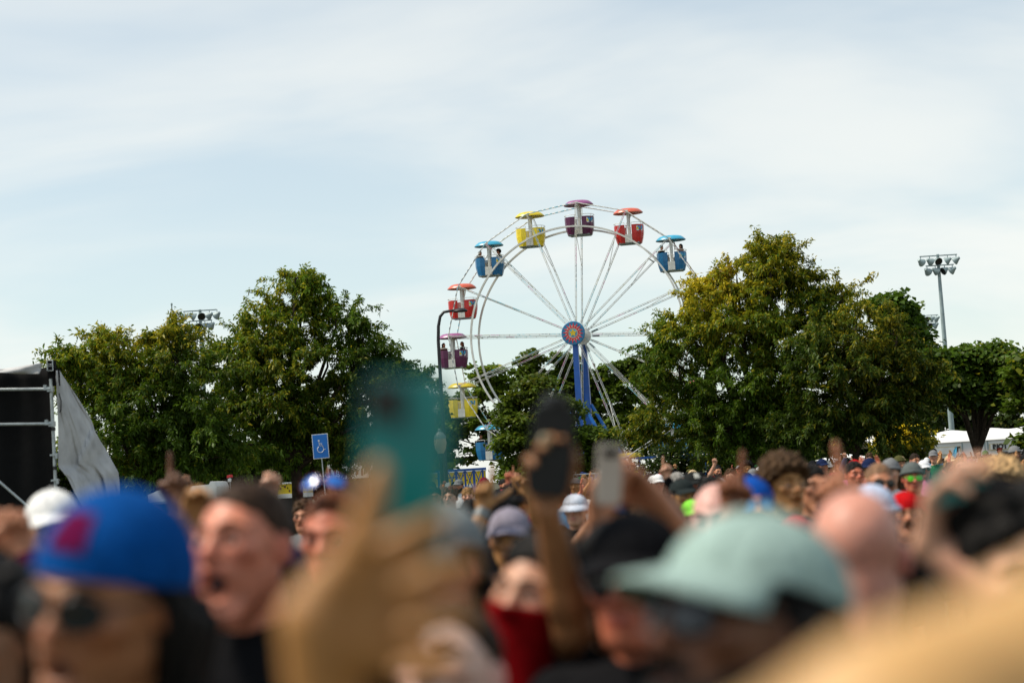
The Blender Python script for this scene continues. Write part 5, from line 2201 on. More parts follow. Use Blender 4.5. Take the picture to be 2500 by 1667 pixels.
def cap_meshes():
    g = {}
    mb = dome(0.090, 0.112, 0.094, (0, 0.016, 0.042), 0.046, -0.12)
    mb.lathe([(0, 0.008), (0.008, 0.004), (0.0, -0.002)], 8, (0, 0.016, 0.136))
    for i in range(6):                     # panel seams
        a = math.pi / 6 + i * math.pi / 3
        q = []
        for j in range(9):
            ph = math.radians(6 + 82 * j / 8)
            q.append((0.0905 * math.cos(ph) * math.sin(a), 0.016 - 0.1125 * math.cos(ph) * math.cos(a), 0.042 + 0.0945 * math.sin(ph)))
        mb.tube(q, 0.0014, 5)
    g['crown'] = mb.mesh('cap_crown', True, 60)
    mb = MB()
    n, m = 17, 7
    vs = []
    for o in (0.0, 0.005):
        for j in range(m):
            t = j / (m - 1)
            for i in range(n):
                a = math.radians(-66 + 132 * i / (n - 1))
                bx, by = math.sin(a), -math.cos(a)
                x = 0.089 * bx
                y = 0.016 + 0.111 * by
                ext = 0.072 * max(0.0, math.cos(a * 1.28)) ** 0.6
                x2 = x * (1 + 0.10 * t)
                y2 = y - ext * t
                z = 0.0595 - 0.010 * t - 0.55 * (x2 ** 2) / 0.09 * (0.3 + 0.7 * t) * 0.55 - 0.18 * ext * t
                vs.append((x2, y2, z - o))
    fs = []
    for o in (0, n * m):
        for j in range(m - 1):
            for i in range(n - 1):
                q = (o + j * n + i, o + j * n + i + 1, o + (j + 1) * n + i + 1, o + (j + 1) * n + i)
                fs.append(q)
    for i in range(n - 1):
        k = (m - 1) * n
        fs.append((k + i, k + i + 1, n * m + k + i + 1, n * m + k + i))
    for j in range(m - 1):
        for e in (0, n - 1):
            fs.append((j * n + e, (j + 1) * n + e, n * m + (j + 1) * n + e, n * m + j * n + e))
    mb.add(vs, fs)
    g['brim'] = mb.mesh('cap_brim', True, 50)
    mb = MB()
    vs = []
    nn, mm = 9, 5
    for j in range(mm):
        for i in range(nn):
            u = -0.30 + 0.60 * i / (nn - 1)
            ph = math.radians(20 + 30 * j / (mm - 1))
            vs.append((0.0925 * math.cos(ph) * math.sin(u), 0.016 - 0.1150 * math.cos(ph) * math.cos(u), 0.042 + 0.0965 * math.sin(ph)))
    mb.add(vs, [(j * nn + i, j * nn + i + 1, (j + 1) * nn + i + 1, (j + 1) * nn + i) for j in range(mm - 1) for i in range(nn - 1)])
    g['patch'] = mb.mesh('cap_patch', True)
    # knitted beanie with a turned up cuff
    mb = dome(0.091, 0.114, 0.105, (0, 0.016, 0.035), 0.028, -0.15)
    g['beanie'] = mb.mesh('beanie', True, 60)
    mb = MB()
    q = []
    for i in range(33):
        a = 2 * math.pi * i / 32
        q.append((0.092 * math.sin(a), 0.016 - 0.115 * math.cos(a), 0.040 + 0.15 * 0.114 * math.cos(a) - 0.0))
    mb.tube(q, 0.014, 8, False)
    g['cuff'] = mb.mesh('beanie_cuff', True, 80)
    mb = MB()
    q = []
    for i in range(33):
        a = 2 * math.pi * i / 32
        q.append((0.084 * math.sin(a), 0.014 - 0.106 * math.cos(a), 0.062 + 0.03 * math.cos(a)))
    mb.tube(q, 0.011, 8, False)
    g['headband'] = mb.mesh('headband', True, 80)
    # bucket hat
    mb = dome(0.094, 0.116, 0.088, (0, 0.016, 0.042), 0.045, -0.1)
    n = 32
    vs, fs = [], []
    for j, (r_, z) in enumerate(((1.0, 0.048), (1.18, 0.030), (1.42, 0.004), (1.42, 0.0), (1.0, 0.042))):
        for i in range(n):
            a = 2 * math.pi * i / n
            vs.append((0.094 * r_ * math.sin(a), 0.016 - 0.116 * r_ * math.cos(a), z))
    for j in range(4):
        for i in range(n):
            i2 = (i + 1) % n
            fs.append((j * n + i, j * n + i2, (j + 1) * n + i2, (j + 1) * n + i))
    mb.add(vs, fs)
    g['bucket'] = mb.mesh('bucket_hat', True, 50)
    # sunglasses
    mb = MB()
    for s in (-1, 1):
        ring = []
        for i in range(17):
            a = 2 * math.pi * i / 16
            x = s * 0.033 + 0.0255 * math.copysign(abs(math.cos(a)) ** 0.8, math.cos(a))
            ring.append((x, -0.1060 + 0.35 * (abs(x) - 0.01) ** 2 / 0.06 * 1.5, 0.004 + 0.0195 * math.sin(a)))
        mb.tube(ring, 0.0026, 6, False)
        mb.tube([(s * 0.058, -0.097, 0.012), (s * 0.074, -0.06, 0.013), (s * 0.079, 0.0, 0.014), (s * 0.078, 0.02, 0.006)], 0.0027, 6)
    mb.tube([(-0.009, -0.108, 0.010), (0, -0.111, 0.013), (0.009, -0.108, 0.010)], 0.0024, 6)
    g['frame'] = mb.mesh('sunglasses', True, 80)
    mb = MB()
    vs, fs = [], []
    for o in (0, 0.003):
        for j in range(5):
            rr = (j / 4)
            for i in range(16):
                a = 2 * math.pi * i / 16
                x = 0.033 + 0.0255 * rr * math.copysign(abs(math.cos(a)) ** 0.8, math.cos(a))
                vs.append((x, -0.1065 + 0.35 * (abs(x) - 0.01) ** 2 / 0.06 * 1.5 + o - 0.002 * (1 - rr), 0.004 + 0.0195 * rr * math.sin(a)))
    for o in (0, 80):
        for j in range(4):
            for i in range(16):
                i2 = (i + 1) % 16
                fs.append((o + j * 16 + i, o + j * 16 + i2, o + (j + 1) * 16 + i2, o + (j + 1) * 16 + i))
    mb.add(vs, fs)
    g['lens'] = mb.mesh('lens', True, 80)
    return g


CAP = cap_meshes()

SKIN = {'pale': (0.54, 0.285, 0.18), 'fair': (0.46, 0.195, 0.10), 'ruddy': (0.47, 0.14, 0.072), 'tan': (0.30, 0.14, 0.068), 'gold': (0.40, 0.195, 0.065),
        'brown': (0.15, 0.062, 0.028), 'dark': (0.07, 0.032, 0.018)}
HCOL = {'black': (0.008, 0.007, 0.006), 'darkbrown': (0.022, 0.012, 0.006), 'brown': (0.06, 0.032, 0.014), 'auburn': (0.10, 0.03, 0.01),
        'blond': (0.36, 0.22, 0.085), 'sandy': (0.22, 0.12, 0.045), 'grey': (0.24, 0.23, 0.21), 'purple': (0.10, 0.01, 0.07)}
CCOL = {'black': (0.008, 0.008, 0.009), 'charcoal': (0.03, 0.03, 0.032), 'grey': (0.17, 0.175, 0.18), 'white': (0.68, 0.68, 0.67), 'navy': (0.012, 0.02, 0.06),
        'blue': (0.008, 0.07, 0.34), 'skyblue': (0.12, 0.34, 0.58), 'red': (0.45, 0.008, 0.01), 'maroon': (0.12, 0.008, 0.02), 'green': (0.02, 0.12, 0.04),
        'lime': (0.22, 0.62, 0.06), 'mint': (0.33, 0.50, 0.43), 'yellow': (0.72, 0.48, 0.02), 'orange': (0.62, 0.17, 0.02), 'pink': (0.65, 0.18, 0.32),
        'purple': (0.10, 0.01, 0.10), 'beige': (0.52, 0.38, 0.22), 'olive': (0.07, 0.07, 0.025), 'teal': (0.004, 0.17, 0.17), 'brown': (0.09, 0.045, 0.02),
        'denim': (0.04, 0.07, 0.14)}


def col(c, table=CCOL):
    return table[c] if isinstance(c, str) else c


TMPL = {}


def person(label, T, loc, yaw, s=1.0, skin='fair', shirt=('tee', 'black'), pants='charcoal', hair=('short', 'darkbrown'), hat=None, glasses=None,
           beard=None, eyes=True, group='people in the festival crowd', mouth=False, hat_rot=0.0, mask=None):
    """loc: feet; yaw in degrees, 0 looks at the camera"""
    b = mk('person', T['body'], M['skin'], color=col(skin, SKIN))
    b.location = loc
    b.rotation_euler = (0, 0, math.radians(yaw))
    b.scale = (s, s, s)
    tag(b, label, 'person', group)
    hm = T['headM']
    sk = shirt[0]
    mk('hoodie' if sk == 'hoodie' else ('shirt' if sk != 'long' else 'sweatshirt'), T['tee' if sk == 'tee' else 'long'], M['cloth'], b, color=col(shirt[1]))
    mk('trousers', T['trousers'], M['cloth'], b, color=col(pants))
    for sx in (-1, 1):
        mw = Matrix.Translation((sx * 0.105, 0.03, 0.0) if not T.get('seated') else (sx * .11, -.44, .43))
        mk('shoe', SHOE, M['cloth'], b, mw, CCOL['charcoal'])
    if hair:
        mk('hair', hair_mesh(hair[0], bool(hat) and hat[0] != 'headband'), M['hair'], b, hm, col(hair[1], HCOL))
    if beard:
        mk('beard', beard_mesh(beard[0]), M['hair'], b, hm, col(beard[1], HCOL))
    if mask:
        mk('face_bandana', beard_mesh('mask'), M['cloth'], b, hm, mask)
    if eyes:
        hc_ = col(hair[1], HCOL) if hair else HCOL['darkbrown']
        for sx in (-1, 1):
            mk('eyebrow', BROW, M['hair'], b, hm if sx == 1 else hm @ Matrix.Scale(-1, 4, (1, 0, 0)), hc_)
            mk('eye', EYE, M['eye'], b, hm @ Matrix.Translation((sx * 0.033, -0.0795, 0.0025)))
    if mouth:
        mk('mouth', MOUTH, M['plain'], b, hm, (0.03, 0.006, 0.006))
    if hat:
        kind, c = hat[0], col(hat[1])
        hr = hm @ Matrix.Rotation(math.radians(hat_rot), 4, 'Z')
        if kind in ('cap', 'backcap'):
            if kind == 'backcap':
                hr = hm @ Matrix.Translation((0, 0.03, 0)) @ Matrix.Rotation(math.pi, 4, 'Z')
            cp = mk('cap', CAP['crown'], M['cloth'], b, hr, c)
            mk('brim', CAP['brim'], M['cloth'], cp, None, col(hat[2]) if len(hat) > 2 and hat[2] else c)
            if len(hat) > 3:
                mk('patch', CAP['patch'], M['cloth'], cp, None, col(hat[3]))
        elif kind == 'beanie':
            cp = mk('beanie', CAP['beanie'], M['cloth'], b, hr, c)
            if kind == 'beanie' and (len(hat) < 3 or hat[2] != 'smooth'):
                mk('cuff', CAP['cuff'], M['cloth'], cp, None, c)
            if len(hat) > 3:
                mk('patch', CAP['patch'], M['cloth'], cp, None, col(hat[3]))
        elif kind == 'bucket':
            mk('bucket_hat', CAP['bucket'], M['cloth'], b, hr, c)
        elif kind == 'headband':
            mk('headband', CAP['headband'], M['cloth'], b, hr, c)
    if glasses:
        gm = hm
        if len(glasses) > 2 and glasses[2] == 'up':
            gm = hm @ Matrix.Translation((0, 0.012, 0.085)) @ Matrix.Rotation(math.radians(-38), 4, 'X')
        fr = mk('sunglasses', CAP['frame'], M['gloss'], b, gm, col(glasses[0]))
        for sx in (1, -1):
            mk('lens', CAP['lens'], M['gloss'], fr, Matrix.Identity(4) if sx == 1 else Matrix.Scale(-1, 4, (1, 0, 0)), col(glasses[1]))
    return b


def place(T, px, py, Y, yaw):
    """feet position and scale that put the head centre at that pixel and depth"""
    w = P(px, py, Y)
    hc = T['hc'] if isinstance(T, dict) else T
    s = max(0.86, min(1.13, w.z / hc[2]))
    if abs(s - w.z / hc[2]) > 1e-3:
        print('height clamp', px, py, Y, w.z)
    o = Matrix.Rotation(math.radians(yaw), 3, 'Z') @ Vector((hc[0], hc[1], 0)) * s
    return Vector((w.x - o.x, w.y - o.y, 0)), s


def loc_arm(root, yaw, s, w, f=None, n=None, pose='fist', pole=None, hand=True):
    """arm described in image terms: w = (px, py, Y) of the wrist, directions right/up/towards camera"""
    Ri = Matrix.Rotation(-math.radians(yaw), 3, 'Z')
    wl = Ri @ (P(*w) - root) / s
    d = dict(w=np.array(wl), pose=pose)
    for k_, v in (('f', f), ('n', n), ('pole', pole)):
        if v is not None:
            d[k_] = np.array(Ri @ IMG(*v))
    return d
# ================================================================== templates shared by the crowd
TM = {}
TM['plain'] = pose_person()
TM['tilt'] = pose_person(head=(14, 0, 6), stubble=.3)
TM['open'] = pose_person(head=(0, -4, 0), mouth=.8)
TM['woman'] = pose_person(slim=.88, jaw=.84, head=(-6, 0, -4))
TM['lookup'] = pose_person(head=(0, -20, 0), mouth=.3)
TM['down'] = pose_person(head=(10, 14, 0), mouth=0)
FR = 1.3
TM['f_plain'] = pose_person(res=FR)
TM['f_woman'] = pose_person(res=FR, slim=.88, jaw=.84, head=(8, 0, 0))
TM['f_fist'] = pose_person(res=FR, mouth=.7, R_=dict(w=(-.26, -.10, 1.86), f=(0, -.1, 1.), n=(0, -1., 0), pose='fist'))
TM['f_point'] = pose_person(res=FR, mouth=.4, L_=dict(w=(.28, -.14, 1.84), f=(.1, -.1, 1.), n=(0, -1., 0), pose='point'))
TM['f_phone'] = pose_person(res=FR, L_=dict(w=(.10, -.34, 1.52), f=(-.3, 0, 1.), n=(-1., -.2, 0), pose='hold'), R_=dict(w=(-.10, -.34, 1.52), f=(.3, 0, 1.), n=(1., -.2, 0), pose='hold'))
TM['f_clap'] = pose_person(res=FR, mouth=.3, L_=dict(w=(.16, -.28, 1.62), f=(0, 0, 1.), n=(-1., 0, 0), pose='open'), R_=dict(w=(-.16, -.28, 1.62), f=(0, 0, 1.), n=(1., 0, 0), pose='open'))
TM['seat'] = pose_person(res=1.5, seated=True)
TM['seat_phone'] = pose_person(res=1.5, seated=True, slim=.9, R_=dict(w=(-.18, -.30, 1.72), f=(0, 0, 1.), n=(0, -1., 0), pose='hold'))
for k in ('seat', 'seat_phone'):
    TM[k]['seated'] = True

PROT = []          # heads that must stay in view: (px, py, Y, radius px)
FEET = []          # taken standing places


def phone(label, c, up, face, w=.073, h=.152, case=(.02, .02, .022), screen=(.01, .01, .012), camera='square', camcol=(.008, .008, .009)):
    """c centre, up the long axis, face the direction the back looks to"""
    up = Vector(up).normalized()
    fb = Vector(face)
    fb = (fb - up * fb.dot(up)).normalized()
    x = up.cross(fb)
    R = Matrix((x, -fb, up)).transposed().to_4x4()
    R.translation = Vector(c)
    mb = MB()
    o = []
    for i in range(24):
        a = 2 * math.pi * i / 24
        cx, cz = math.copysign(abs(math.cos(a)) ** .28, math.cos(a)), math.copysign(abs(math.sin(a)) ** .18, math.sin(a))
        o.append((cx * w / 2, cz * h / 2))
    mb.prism(o, -.0045, .0045)
    root = mb.build('phone', M['enamel'], color=case)
    root.matrix_world = R
    tag(root, label, 'phone')
    mb = MB()
    mb.prism([(u * .94, v * .96) for u, v in o], .0046, .0056)
    mb.build('screen', M['gloss'], root, color=screen)
    mb = MB()
    if camera == 'strip':
        mb.box((0, -.006, h * .36), (w * .62, .004, .017))
    elif camera == 'square':
        mb.box((-w * .22, -.006, h * .36), (w * .42, .004, w * .42))
        mb.lathe([(0, -.003), (.007, -.003), (.007, .003), (0, .003)], 10, (-w * .22, -.009, h * .39), Matrix.Rotation(math.pi / 2, 3, 'X'))
    mb.build('camera_bump', M['gloss'], root, color=camcol)
    return root


def sp(label, px, py, Y, yaw, T='plain', prot=True, **kw):
    t = TM[T]
    loc, s = place(t, px, py, Y, yaw)
    FEET.append((loc.x, loc.y))
    if prot:
        PROT.append((px, py, Y, .125 * FPX / Y))
    return person(label, t, loc, yaw, s, **kw)


def spu(label, px, py, Y, yaw, L=None, R=None, prot=True, at=None, s=None, pose=None, **kw):
    pose = pose or {}
    if at is None:
        loc, s = place(HC0, px, py, Y, yaw)
    else:
        loc = Vector(at)
    a = {}
    for k_, v in (('L_', L), ('R_', R)):
        if v:
            a[k_] = loc_arm(loc, yaw, s, **v)
    t = pose_person(**pose, **a)
    FEET.append((loc.x, loc.y))
    if prot and at is None:
        PROT.append((px, py, Y, .125 * FPX / Y))
    for v in (L, R):
        if v:
            PROT.append((v['w'][0], v['w'][1] - .06 * FPX / v['w'][2], v['w'][2], .11 * FPX / v['w'][2]))
    b = person(label, t, loc, yaw, s, **kw)
    return b, t


def band(b, t, side, name, mat, color, r=.031, h=.02, back=.02, extra=None):
    """ring round the wrist"""
    sh, el, wr, fd, n, hs, ps = t['arms'][side]
    d = Vector(wr - el).normalized()
    c = Vector(wr) - d * back
    R = d.to_track_quat('Z', 'Y').to_matrix()
    mb = MB()
    mb.lathe([(r * .9, -h), (r * 1.02, -h), (r, h), (r * .88, h)], 18, c, R)
    o = mb.build(name, mat, b, True, color=color)
    if extra:
        mb = MB()
        side_v = Vector(n).normalized() * -1
        mb.lathe([(0, .004), (.017, .004), (.019, -.004), (0, -.004)], 16, c + side_v * (r + .003), side_v.to_track_quat('Z', 'Y').to_matrix())
        mb.build('dial', M['gloss'], o, color=extra)


# ================================================================== the front rows
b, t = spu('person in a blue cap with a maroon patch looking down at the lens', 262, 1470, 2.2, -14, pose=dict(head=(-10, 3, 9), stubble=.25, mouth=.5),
           skin=(.36, .15, .065), shirt=('tee', 'black'), hair=('long', 'black'), hat=('beanie', (.003, .062, .25), 'smooth', (.10, .004, .04)), glasses=('black', 'black'), mouth=True,  # black glasses added to stand in for shade in the eye sockets
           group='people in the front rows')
spu('short haired person in profile screaming with mouth wide open', 592, 1336, 3.35, -20, pose=dict(head=(-4, -10, 0), mouth=1.6, stubble=.12),
    skin=(.56, .20, .115), shirt=('tee', 'black'), hair=('crop', (.035, .018, .009)), mouth=True, group='people in the front rows')
# raised hand gripping a teal phone, its owner beside the camera
b, t = spu('person gripping a teal phone in a fist close to the lens', 0, 0, 1, 4, at=(-.60, 1.38, 0), s=1.01,
           L=dict(w=(765, 1515, 1.3), f=(.97, .24, .05), n=(.1, .1, 1), pose='cup', pole=(.1, -1, -.1)),
           skin=(.37, .175, .05), shirt=('tee', (.28, .36, .31)), hair=('short', 'darkbrown'), prot=False, group='people in the front rows')
phone('teal phone held upright in the nearest raised fist', P(985, 1150, 1.325), IMG(.05, 1, 0), IMG(-.3, 0, .95), w=.068, h=.145, case=(.0, .15, .145), camera='square')
spu('person in a grey cap half hidden by the gripping hand', 1062, 1392, 3.5, -34, pose=dict(mouth=.2), skin='pale', shirt=('tee', 'black'),
    hair=('short', 'black'), hat=('cap', (.22, .25, .25)), group='people in the front rows')
b, t = spu('person in a grey cap raising one pointing finger and a wristwatch', 1245, 1318, 7.0, -8,
           R=dict(w=(1180, 1244, 6.9), f=(.03, 1, .05), n=(0, 0, 1), pose='L', pole=(-.3, -1, .2)), skin='gold', shirt=('tee', 'black'),
           hair=('short', 'darkbrown'), hat=('cap', (.24, .22, .27)), group='people in the front rows')
band(b, t, 'R', 'wristwatch', M['plain'], (.16, .18, .18), extra=(.1, .11, .11))
b, t = spu('person holding a black pocket camera high in one hand', 1500, 1430, 3.55, -6,
           R=dict(w=(1338, 1250, 3.25), f=(-.12, 1, .0), n=(.25, 0, 1), pose='hold', pole=(.5, -1, 0)), skin=(.30, .13, .05), shirt=('tee', 'black'),
           hair=('short', 'black'), group='people in the front rows')


def hand_camera():
    c = P(1345, 1100, 3.21)
    R = Matrix((CR, CW, CU)).transposed().to_4x4() @ Matrix.Rotation(math.radians(6), 4, 'Y')
    R.translation = c
    mb = MB()
    o = []
    for i in range(20):
        a = 2 * math.pi * i / 20
        o.append((math.copysign(abs(math.cos(a)) ** .4, math.cos(a)) * .040, math.copysign(abs(math.sin(a)) ** .3, math.sin(a)) * .084))
    mb.prism(o, -.014, .014)
    r = mb.build('pocket_camera', M['plain'], color=(.009, .009, .009))
    r.matrix_world = R
    tag(r, 'black pocket camera held above the crowd in one hand', 'camera')
    mb = MB()
    mb.lathe([(0, -.012), (.008, -.012), (.013, -.006), (.013, .004), (0, .004)], 18, (-.012, -.018, .018), Matrix.Rotation(math.pi / 2, 3, 'X').inverted())
    mb.build('lens', M['plain'], r, color=(.22, .19, .11))
    mb = MB()
    mb.lathe([(0, -.02), (.024, -.02), (.024, 0), (0, 0)], 16, (.0, 0, .102))
    mb.build('viewfinder', M['plain'], r, color=(.012, .012, .012))


hand_camera()
spu('person filming with a white phone held high in both hands', 1610, 1345, 4.15, -4,
    R=dict(w=(1462, 1272, 3.75), f=(.05, 1, .1), n=(.7, 0, .6), pose='hold', pole=(-.2, -1, 0)),
    L=dict(w=(1606, 1226, 3.8), f=(-.75, .65, .1), n=(-.45, -.4, .6), pose='hold', pole=(.9, -1, 0)),
    skin='fair', shirt=('tee', 'black'), hair=('short', 'brown'), group='people in the front rows')
phone('white phone with a black camera strip held up in two hands', P(1487, 1158, 3.62), IMG(.05, 1, 0), IMG(.1, .05, 1), w=.052, h=.125,
      case=(.55, .47, .38), camera='strip')
sp('person in a black cap and black sunglasses under the filming arms', 1548, 1425, 3.25, -24, 'plain', True, skin='ruddy', shirt=('tee', 'black'), hair=('short', 'black'),
   hat=('cap', 'black'), glasses=('black', 'black'), group='people in the front rows')
spu('person in a mint cap and sunglasses bending close to the lens', 1815, 1545, 1.9, -42, pose=dict(head=(-16, -14, -2)), skin='brown',
    shirt=('long', 'black'), hair=('longwavy', 'black'), hat=('cap', (.30, .41, .37)), beard=('beard', 'black'), glasses=('black', 'black'), group='people in the front rows')
spu('person with a red bandana tied over nose and mouth', 1312, 1452, 3.45, -22, pose=dict(head=(-8, -6, 10), slim=.9, jaw=.86), skin='pale',
    shirt=('long', (.09, .018, .045)), hair=('long', 'black'), mask=(.15, .0015, .003), group='people in the front rows')
spu('person whose bare bent elbow fills the lower right corner', 0, 0, 1, 0, at=(.485, .72, 0), s=1.02,
    R=dict(w=(3200, 1230, .73), f=(.9, .4, 0), n=(0, 0, 1), pose='fist', pole=(-1, -.12, .1)), skin=(.52, .30, .11), shirt=('tee', 'beige'), hair=('short', 'blond'),
    prot=False, group='people in the front rows')
sp('bald person in black seen from behind beside the mint cap', 2095, 1372, 3.0, 160, 'down', True, skin=(.60, .27, .19), shirt=('tee', 'black'), hair=None, eyes=False, group='people in the front rows')
b, t = spu('person with big black hair filming on a glowing phone', 2475, 1410, 2.6, 10,
           R=dict(w=(2268, 1335, 2.62), f=(.15, 1, .1), n=(.75, 0, .55), pose='hold', pole=(.25, -1, .3)), skin='pale', shirt=('tee', 'black'),
           hair=('messy', 'black'), group='people in the front rows')
phone('teal lit phone held beside the big black hair', P(2335, 1180, 2.58), IMG(1, .28, 0), IMG(.1, .1, 1), w=.05, h=.085, case=(.02, .22, .2), camera='square', camcol=(.35, .4, .16))
sp('person tilting the head back at the bottom centre edge', 1098, 1650, 2.7, -20, 'lookup', True, skin=(.66, .44, .35), shirt=('tee', 'black'), hair=('receding', 'darkbrown'),
   group='people in the front rows')
sp('person in maroon cut off at the picture edge by the stage', -30, 1575, 2.7, -30, 'plain', True, skin='tan', shirt=('tee', 'maroon'), hair=('long', 'black'), group='people in the front rows')
b, t = spu('person pointing up at the stage edge with a dark wristband', -130, 1440, 4.2, 20,
           L=dict(w=(62, 1355, 4.1), f=(-.38, .92, 0), n=(.2, 0, 1), pose='point', pole=(.2, -1, 0)), skin='fair', shirt=('tee', 'blue'), prot=False,
           group='people in the front rows')
band(b, t, 'L', 'wristband', M['cloth'], (.12, .01, .05))
sp('person in a white cap standing before the scaffold pole', 132, 1296, 6.0, 24, 'plain', True, skin='tan', shirt=('tee', 'white'), hat=('cap', (.72, .72, .70)),
   hair=('short', 'black'), group='people in the front rows')
spu('person raising a pointing finger near the white service trailer', 345, 1345, 6.2, 0,
    L=dict(w=(432, 1232, 6.1), f=(.05, 1, 0), n=(-.2, 0, 1), pose='point', pole=(.3, -1, 0)), skin='brown', shirt=('tee', 'black'), hair=('short', 'black'), prot=False,
    group='people in the front rows')
spu('person waving an open hand between blue cap and screaming person', 420, 1478, 4.8, 5,
    L=dict(w=(470, 1302, 4.6), f=(.12, 1, .1), n=(.5, .1, .85), pose='claw', pole=(.2, -1, 0)), skin='gold', shirt=('tee', 'black'), hair=('short', 'brown'), prot=False,
    group='people in the front rows')
b, t = spu('person punching up a fist wearing a yellow wristband', 640, 1335, 8.0, -8,
           L=dict(w=(664, 1212, 7.9), f=(.05, 1, 0), n=(0, 0, 1), pose='fist', pole=(.3, -1, 0)), skin='pale', shirt=('tee', 'black'), hair=('short', 'brown'), prot=False,
           group='people in the front rows')
band(b, t, 'L', 'wristband', M['cloth'], (.70, .46, .01), h=.026, back=.0)
sp('person with blue mirrored sunglasses pushed up on the forehead', 815, 1318, 4.6, -12, 'plain', True, skin='ruddy', shirt=('tee', 'black'), hair=('receding', 'auburn'),
   glasses=('maroon', (.03, .16, .55), 'up'), group='people in the front rows')
b, t = spu('person pointing one finger up before the pale blue bandana', 2050, 1430, 4.0, 0,
           R=dict(w=(2048, 1268, 3.9), f=(-.22, .97, .0), n=(.3, 0, 1), pose='point', pole=(-.4, -1, 0)), skin=(.50, .21, .11), shirt=('tee', 'black'), prot=False,
           hair=('buzz', 'brown'), group='people in the front rows')
spu('person in black raising one finger beside the bright blue cap', 1850, 1345, 5.0, 0,
    R=dict(w=(1788, 1252, 4.9), f=(-.02, 1, 0), n=(0, 0, 1), pose='point', pole=(-.4, -1, 0)), skin=(.24, .085, .035), shirt=('tee', 'black'), prot=False,
    hair=('buzz', 'black'), group='people in the front rows')
sp('person in a bright blue backward cap and blue mirrored sunglasses', 1832, 1258, 5.8, 8, 'lookup', True, skin='pale', shirt=('tee', 'black'), hair=('short', 'brown'),
   hat=('backcap', 'blue'), glasses=('blue', (.05, .28, .6)), group='people in the front rows')
sp('bald person in grey next to the bright blue cap', 1750, 1272, 5.6, -20, 'plain', True, skin=(.60, .33, .27), shirt=('tee', 'grey'), hair=None, group='people in the front rows')
sp('person in a pale blue patterned bandana looking down', 2135, 1262, 7.2, 30, 'down', True, skin='fair', shirt=('tee', 'black'), hair=('short', 'black'),
   hat=('beanie', (.42, .48, .62)), group='people in the front rows')
# ---- middle rows, faces that can be told apart
mid = 'people in the middle rows'
sp('person with a big mop of curly brown hair', 1918, 1188, 8.3, 22, 'open', skin='gold', shirt=('tee', 'charcoal'), hair=('curly', 'brown'), group=mid)
sp('dark haired person with a goatee left of the bald sunglasses wearer', 1985, 1192, 9.3, 12, 'open', skin='fair', shirt=('tee', 'black'), hair=('short', 'black'), beard=('goatee', 'black'), group=mid)
sp('bald person in black sunglasses and navy shirt', 2148, 1182, 10.0, -8, 'tilt', skin='fair', shirt=('tee', 'navy'), hair=('buzz', (.20, .11, .06)), glasses=('black', 'black'), beard=('goatee', 'brown'), group=mid)
sp('person in green mirrored sunglasses and a grey beanie', 2229, 1168, 14.0, -4, 'plain', skin='ruddy', shirt=('tee', 'red'), hat=('beanie', (.10, .115, .11)), hair=('short', 'brown'), glasses=('lime', (.10, .62, .02)), group=mid)
sp('moustached person with long black hair under a red cap', 2213, 1258, 9.0, -6, 'open', skin='fair', shirt=('tee', 'charcoal'), hair=('long', 'black'), beard=('moustache', 'darkbrown'), hat=('backcap', 'red'), group=mid)
sp('singing person in a black cap with pale badge', 1696, 1192, 14.0, 14, 'open', skin='ruddy', shirt=('tee', 'black'), hair=('short', 'darkbrown'), hat=('cap', (.016, .018, .018), None, (.4, .4, .36)), group=mid)
sp('person in a dark peaked cap in front of the singing one', 1668, 1212, 12.8, 26, 'plain', skin='gold', shirt=('tee', 'black'), hair=('short', 'black'), hat=('cap', (.02, .026, .026)), group=mid)
sp('grey cropped head with glasses beside the dark peaked cap', 1657, 1182, 17.5, 40, 'plain', skin='pale', shirt=('tee', 'charcoal'), hair=('buzz', 'grey'), glasses=('black', (.25, .27, .28)), group=mid)
sp('person in a lime green cap below the singing one', 1692, 1262, 12.2, 10, 'plain', skin='gold', shirt=('tee', 'black'), hair=('short', 'black'), hat=('cap', 'lime'), group=mid)
sp('person with thick black hair behind the bald person in grey', 1738, 1218, 10.6, -30, 'woman', skin='tan', shirt=('tee', 'black'), hair=('longwavy', 'black'), group=mid)
sp('bearded person standing tallest under the golden tree', 1752, 1152, 38, 4, 'tilt', skin='fair', shirt=('tee', 'charcoal'), hair=('receding', 'black'), beard=('beard', 'black'), group=mid)
sp('person with wavy dark hair looking aside past a pink balloon', 1824, 1178, 24, 48, 'tilt', skin='ruddy', shirt=('tee', 'red'), hair=('messy', 'darkbrown'), group=mid)
sp('person in a white trucker cap marked with an M', 1957, 1165, 22, 0, 'f_plain', skin='fair', shirt=('tee', 'blue'), hair=('short', 'brown'), hat=('cap', (.70, .70, .68)), group=mid)
sp('person in a beige cap under the golden tree', 1692, 1166, 30, 0, 'f_plain', skin='fair', shirt=('tee', 'grey'), hair=('short', 'brown'), hat=('cap', (.62, .46, .27)), group=mid)
sp('person in a red cap beside the tallest bearded one', 1744, 1181, 27, 10, 'f_plain', skin='fair', shirt=('tee', 'green'), hair=('short', 'brown'), hat=('cap', 'red'), group=mid)
sp('person in a pale grey cap near the raised finger', 1758, 1190, 22, -14, 'f_plain', skin='fair', shirt=('tee', 'black'), hair=('short', 'brown'), hat=('cap', (.30, .31, .30)), group=mid)
sp('dark haired person with high forehead left of the bald head', 2088, 1160, 16, 10, 'open', skin='ruddy', shirt=('tee', 'maroon'), hair=('short', 'black'), group=mid)
sp('person in a white cap and dark glasses below the yellow tree', 2257, 1146, 24, 0, 'plain', skin='ruddy', shirt=('tee', 'pink'), hair=('short', 'brown'), hat=('cap', (.66, .67, .68)), glasses=('black', 'black'), group=mid)
